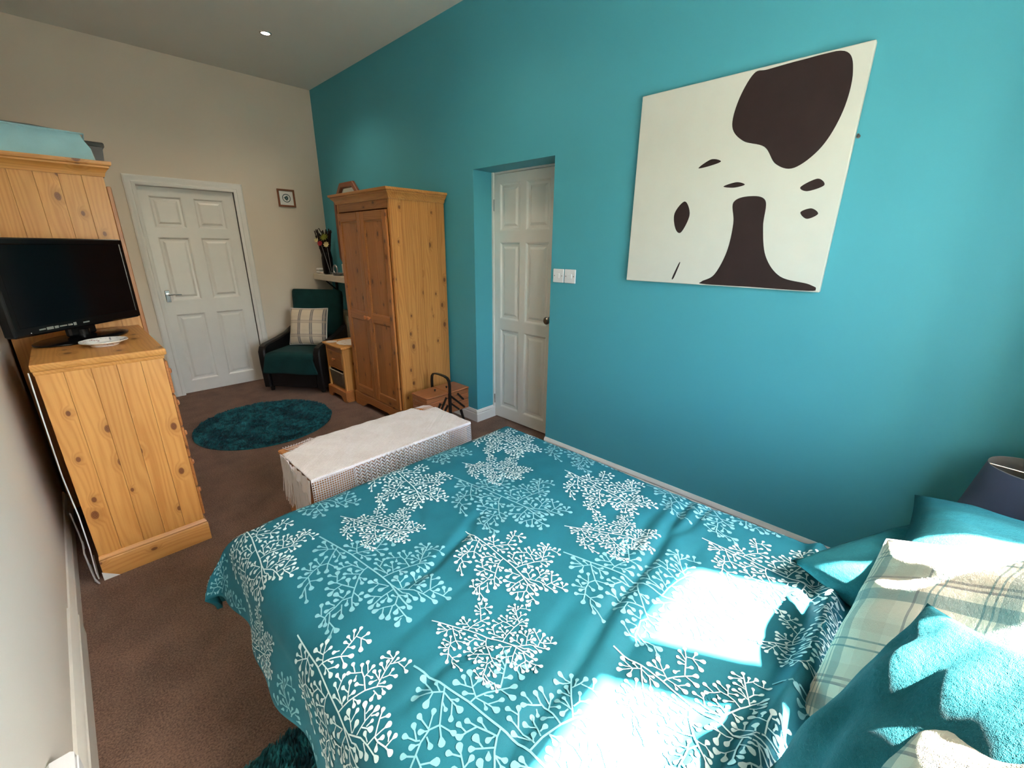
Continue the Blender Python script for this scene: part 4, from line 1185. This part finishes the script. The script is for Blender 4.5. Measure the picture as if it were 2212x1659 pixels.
MOTIF = "0,0 200,23 339,41 530,42 682,46 763,42 870,18 937,6 1000,0 B|217,3 177,-34 120,-97 B|177,-34 85,-12 B|162,-31 104,-59 b|180,-35 193,-89 B|201,-10 160,5 s|220,1 280,-6 332,-9 B|280,-6 327,-61 b|266,-3 292,14 s|245,-34 279,-47 s|200,23 248,-41 303,-106 362,-149 B|303,-106 279,-146 285,-199 303,-241 326,-306 B|279,-146 204,-137 b|273,-142 240,-83 b|281,-149 254,-174 b|278,-196 264,-208 211,-225 b|266,-206 211,-175 b|287,-205 266,-234 b|290,-170 331,-186 b|302,-249 259,-275 b|303,-241 344,-254 410,-276 B|344,-254 392,-208 B|350,-261 368,-295 416,-343 b|368,-295 481,-344 b|303,-106 349,-98 405,-91 b|349,-98 377,-93 b|346,47 350,77 375,129 412,183 455,236 B|412,183 487,182 B|406,187 346,308 379,329 453,298 B|386,239 407,266 b|364,271 313,266 b|357,285 296,315 b|346,308 308,356 b|379,329 376,379 b|379,329 434,362 B|375,255 340,236 b|350,77 309,100 242,149 B|309,100 227,68 B|305,102 307,152 b|280,86 235,113 b|333,82 296,57 b|354,75 414,88 464,92 B|414,88 452,145 b|396,82 421,67 s|372,109 403,128 s|372,189 355,156 b|530,42 539,4 563,-41 636,-125 683,-172 751,-214 B|538,7 490,-2 442,-15 419,-59 410,-89 b|490,-2 432,14 b|442,-15 390,-24 b|419,-59 370,-56 b|529,0 515,-28 b|557,-30 519,-61 478,-92 b|519,-61 466,-50 B|544,-56 557,-73 b|575,-51 617,-37 b|575,-51 630,-68 b|626,-119 542,-153 507,-162 472,-186 B|507,-162 432,-114 B|465,-134 411,-158 b|499,-153 502,-113 b|583,-131 540,-106 B|545,-154 542,-200 549,-234 B|542,-200 495,-224 b|552,-178 590,-180 b|673,-166 646,-212 655,-262 659,-316 670,-339 693,-376 b|637,-202 579,-213 B|640,-203 626,-158 b|627,-224 614,-237 b|643,-258 592,-275 b|647,-262 636,-309 b|665,-337 643,-342 620,-354 b|638,-340 577,-304 b|675,-335 714,-359 b|663,-301 713,-336 765,-377 b|713,-336 768,-340 802,-342 B|771,-343 808,-388 b|670,-230 744,-280 B|696,-248 698,-298 b|668,-191 694,-214 b|653,-140 699,-139 733,-146 b|694,-136 696,-113 b|711,-184 744,-178 b|680,48 691,125 721,224 755,294 805,342 B|679,84 584,93 533,95 b|584,93 537,159 b|554,133 500,125 b|658,82 625,77 582,62 b|670,84 654,112 b|683,123 601,175 b|648,144 595,128 b|670,137 675,170 b|706,154 750,172 b|706,154 742,142 b|721,224 642,248 592,252 554,268 b|641,251 612,319 b|625,279 561,302 b|600,249 577,218 544,183 b|570,217 513,226 b|636,265 675,283 s|684,228 646,198 b|594,218 615,200 s|747,287 694,361 654,433 633,471 b|654,433 589,431 b|650,430 593,385 b|674,407 696,448 705,484 b|701,447 754,461 740,507 b|757,458 787,459 b|694,361 630,362 b|681,369 644,402 b|724,312 648,310 b|714,314 669,337 s|724,331 736,372 769,398 b|735,366 717,403 s|712,303 702,265 b|744,302 756,330 s|757,261 819,272 b|777,264 794,232 b|779,304 813,301 b|681,417 672,458 s|763,42 824,46 912,105 976,121 1068,134 B|844,69 794,89 738,103 B|796,91 781,149 b|780,94 749,73 b|847,72 832,119 B|880,91 867,163 865,240 B|865,161 789,195 B|839,179 834,215 b|877,133 929,170 B|897,156 900,193 s|873,198 895,228 s|974,122 978,176 925,229 895,263 b|925,229 947,273 b|980,174 990,257 B|963,128 917,135 b|982,172 1013,175 1068,197 1110,206 B|1068,197 1064,260 b|1059,219 1030,240 b|1014,169 1033,152 b|1002,173 1017,204 b|945,107 1011,89 B|824,46 877,45 909,64 973,66 B|902,58 958,27 B|771,26 708,-5 659,-30 B|708,-5 670,2 b|713,-9 718,-67 B|771,26 760,-27 B|813,23 815,-56 824,-107 831,-144 B|815,-56 738,-108 B|782,-79 792,-122 B|816,-21 874,-44 B|842,-39 849,-77 b|831,-101 854,-109 b|879,12 919,-38 919,-58 968,-126 B|925,-47 889,-101 872,-147 B|891,-100 937,-145 B|919,-38 954,-43 1015,-52 1062,-55 B|952,-41 974,-24 b|955,-49 971,-75 B|1016,-58 1006,-100 b|1022,-77 1039,-118 B|881,0 853,-9 s|872,17 917,42 b"
sprig = []
for l in MOTIF.split('|'):
    t = l.split(); sprig.append(([tuple(float(c) / 1000 for c in q.split(',')) for q in t[:-1]], t[-1]))
def add_sprig(m, u0, v0, L, ang, lift):
    c, s = math.cos(ang) * L, math.sin(ang) * L
    def W(p): return (u0 + p[0] * c - p[1] * s, v0 + p[0] * s + p[1] * c)
    def S(q):
        u, v = q
        return duvet(u, v) + duvet_n(u, v) * lift - off
    def ok(q): return DU0 + .012 < q[0] < DU1 - .012 and -.06 < q[1] < DV1 - .012
    for k, (poly, kind) in enumerate(sprig):
        P = [W(p) for p in poly]
        hw = L * (.0050 if k == 0 else (.0040 if len(P) > 3 else .0034))
        fine = [P[0]]
        for a, b in zip(P, P[1:]):
            d = math.hypot(b[0] - a[0], b[1] - a[1]); n = max(1, math.ceil(d / .016))
            fine += [(a[0] + (b[0] - a[0]) * i / n, a[1] + (b[1] - a[1]) * i / n) for i in range(1, n + 1)]
        run = []
        def flush(run):
            if len(run) < 2: return
            pts = []
            for i, p in enumerate(run):
                a, b = run[max(i - 1, 0)], run[min(i + 1, len(run) - 1)]
                dx, dy = b[0] - a[0], b[1] - a[1]; ln = math.hypot(dx, dy) or 1
                nx, ny = -dy / ln * hw, dx / ln * hw
                pts += [S((p[0] + nx, p[1] + ny)), S((p[0] - nx, p[1] - ny))]
            m.add(pts, [(2 * i, 2 * i + 1, 2 * i + 3, 2 * i + 2) for i in range(len(run) - 1)])
        for q in fine:
            if ok(q): run.append(q)
            else: flush(run); run = []
        flush(run)
        a, b = P[-2], P[-1]
        if not ok(b): continue
        r = L * {'B': .0165, 'b': .0128, 's': .010}[kind]
        dx, dy = b[0] - a[0], b[1] - a[1]; ln = math.hypot(dx, dy) or 1; dx, dy = dx / ln, dy / ln
        ring = []
        for i in range(12):
            t = 2 * PI * i / 12
            ax = math.cos(t) * r * (1.0 if math.cos(t) > 0 else 1.75); ay = math.sin(t) * r * (1.0 if math.cos(t) > 0 else (1 + math.cos(t) * .62))
            ring.append((b[0] + dx * ax - dy * ay, b[1] + dy * ax + dx * ay))
        pts = [S(b)] + [S(q) for q in ring]
        m.add(pts, [(0, 1 + i, 1 + (i + 1) % 12) for i in range(12)])
mw, ma = MB(), MB()
for i in range(-3, 3):
    for j in range(-2, 4):
        bu, bv = .724 + i * .522 - j * .035, .895 - j * .560
        # positions already run down the sides as unfolded cloth
        def put(mb, du, dv_, L, deg, lift):
            u, v = bu + du, bv + dv_
            if DU0 - .45 < u < DU1 + .45 and DV0 - .3 < v < DV1 + .55: add_sprig(mb, u, v, L, math.radians(deg), lift)
        put(mw, 0, 0, .340, -97.0, .0016)
        put(mw, -.285, -.215, .262, -67.0, .0020)
        put(ma, .140, -.285, .425, -84.0, .0012)
for mb, mt, nm in ((mw, PRINTW, 'white_sprig_print'), (ma, PRINTA, 'aqua_sprig_print')):
    o = mb.build(nm, mt, dv, fix=False, angle=180); o['kind'] = 'stuff'

# pillows and cushions at the head of the bed
GP = 'pillows at the bed head'
cushion('bed_pillow', 'plain teal bed pillow at the wall side with its corner over the duvet', 'pillow', PILLOW, .54, .42, .17, (1.35, -.205, .675), (math.radians(3), 0, math.radians(-27)), None, GP, nu=36, nv=28, wr=.008, seed=11, pinch=.06, flat=.3)
cushion('bed_pillow', 'plain teal bed pillow at the wall side, sunlit behind the plaid cushion', 'pillow', PILLOW, .62, .44, .17, (1.38, -.310, .770), (math.radians(4), math.radians(5), math.radians(-4)), None, GP, nu=36, nv=28, wr=.010, seed=23, pinch=.05)
cushion('bed_pillow', 'plain teal bed pillow nearest the camera, underneath the cushions', 'pillow', PILLOW, .66, .40, .16, (.56, -.33, .66), (math.radians(4), 0, 0), None, GP, nu=32, nv=26, wr=.007, seed=31, pinch=.05, flat=.3)
cushion('plaid_cushion', 'cream and teal plaid cushion leaning on the wall-side teal pillows', 'cushion', PLAID, .46, .46, .135, (.905, -.195, .850), frame_axes((.85, -.144, .507), (-.459, -.72, .521)), PAPER, 'plaid cushions on the bed', nu=36, nv=36, wr=.007, seed=5, pinch=.03, puff=.6)
cushion('teal_cushion', 'pointed plain teal cushion lying between the two plaid cushions', 'cushion', PILLOW, .42, .41, .10, (.612, -.142, .884), frame_axes((-.749, -.461, .508), (.626, -.366, .687)), None, GP, nu=40, nv=40, wr=.013, seed=8, pinch=.10, puff=.6)
cushion('plaid_cushion', 'cream and teal plaid cushion nearest the camera at the bottom right', 'cushion', PLAID, .44, .44, .12, (.430, -.215, .945), frame_axes((.84, -.2, .5), (-.50, -.618, .622)), PAPER, 'plaid cushions on the bed', nu=36, nv=36, wr=.007, seed=15, pinch=.03, puff=.6)

# ================================================================== bedside table and lamp by the teal wall
bt = thing('bedside_table', 'low pine bedside table between the bed and teal wall', 'bedside table', (1.77, -.49, 0))
m = MB(); m.rect_sweep([(0, .39), (.010, .394), (.012, .412), (.008, .42), (0, .42)], 0, .48, 0, .27); m.build('table_top', PX, bt)
for sx in (0, 1):
    for sy in (0, 1): MB().box(.01 + sx * .42, .05 + sx * .42, .01 + sy * .21, .05 + sy * .21, 0, .39, .003).build('leg', PZ, bt)
m = MB(); m.box(.05, .43, .015, .030, .29, .39); m.box(.05, .43, .24, .255, .29, .39); m.box(.015, .03, .05, .22, .29, .39); m.box(.45, .465, .05, .22, .29, .39); m.build('apron', PX, bt)
lp = thing('table_lamp', 'table lamp with a slate blue drum-cone shade beside the bed', 'lamp', (2.055, -.385, .421))
m = MB(); m.lathe([(.0, 0), (.07, 0), (.072, .008), (.02, .02), (.014, .04), (.022, .09), (.014, .14), (.012, .22), (.0, .22)], (0, 0, 0), 24); m.build('lamp_base', GREYMET, lp)
m = MB(); m.lathe([(.143, .180), (.108, .385)], (0, 0, 0), 48); m.lathe([(.1445, .181), (.1445, .186), (.1415, .186)], (0, 0, 0), 48); m.build('lamp_shade', SHADE, lp, fix=False)
m = MB(); m.lathe([(.141, .181), (.1065, .384), (.108, .386), (.1085, .384)], (0, 0, 0), 48); m.build('shade_lining', SHADEIN, lp, fix=False)
m = MB(); m.tube([(-.106, 0, .378), (0, 0, .372), (.106, 0, .378)], .002, 6); m.tube([(0, -.106, .378), (0, 0, .372), (0, .106, .378)], .002, 6); m.tube([(0, 0, .2), (0, 0, .373)], .004, 6); m.build('shade_ring', CHROME, lp)
m = MB(); m.lathe([(.0, .24), (.022, .25), (.030, .28), (.022, .31), (.012, .33), (.0, .335)], (0, 0, 0), 16); m.build('bulb', PAPER, lp)

# ================================================================== canvas on the teal wall
cv = thing('canvas_print', 'large square cream canvas with bold dark brown abstract shapes', 'canvas', (XR - .031, 1.2717, 1.3062))
CWD, CHT = .9349, .9185
MB().box(0, .030, -CWD, 0, 0, CHT, .003).build('stretched_canvas', CANVAS, cv)
def blob(pts, n=8):
    """closed Catmull-Rom outline"""
    out = []; N = len(pts)
    for i in range(N):
        p0, p1, p2, p3 = pts[i - 1], pts[i], pts[(i + 1) % N], pts[(i + 2) % N]
        for k in range(n):
            t = k / n
            out.append(tuple(.5 * (2 * p1[c] + (p2[c] - p0[c]) * t + (2 * p0[c] - 5 * p1[c] + 4 * p2[c] - p3[c]) * t * t + (3 * p1[c] - p0[c] - 3 * p2[c] + p3[c]) * t ** 3) for c in (0, 1)))
    return out
SH = [  # generic abstract composition: (fraction from the left, fraction from the bottom)
    [(.56, .98), (.62, .985), (.75, .99), (.90, .985), (.945, .90), (.94, .76), (.89, .63), (.80, .555), (.72, .58), (.66, .66), (.56, .70), (.50, .77), (.51, .88)],
    [(.46, .02), (.52, .06), (.565, .18), (.575, .32), (.56, .42), (.63, .445), (.705, .42), (.715, .30), (.75, .16), (.83, .065), (.955, .035), (.975, .006), (.7, .006), (.47, .006)],
    [(.36, .60), (.42, .635), (.47, .62), (.42, .605)], [(.84, .47), (.90, .50), (.93, .47), (.87, .45)], [(.86, .36), (.90, .375), (.93, .35), (.89, .33)],
    [(.26, .38), (.31, .44), (.345, .37), (.31, .28), (.275, .30)], [(.29, .03), (.30, .03), (.325, .11), (.318, .11)], [(.50, .50), (.56, .515), (.60, .50), (.55, .49)]]
for s in SH:
    q = [(-min(.985, max(.005, a)) * CWD, min(.992, max(.004, b)) * CHT) for a, b in blob(s)]
    MB().prism(q, -.0006, .0005, 'YZ').build('printed_shape', INK, cv)
sc_ = thing('wall_hook', 'small brass hook in the teal wall right of the canvas', 'hook', (XR, .329, 1.905))
m = MB(); m.tube([(0, 0, .006), (-.014, 0, .006), (-.020, 0, .012)], .0035, 8); m.build('hook', PEWTER, sc_)
m = MB(); m.lathe([(.0, -.003), (.007, -.002), (.007, 0)], (0, 0, .006), 10, 'X'); m.build('backplate', PEWTER, sc_)
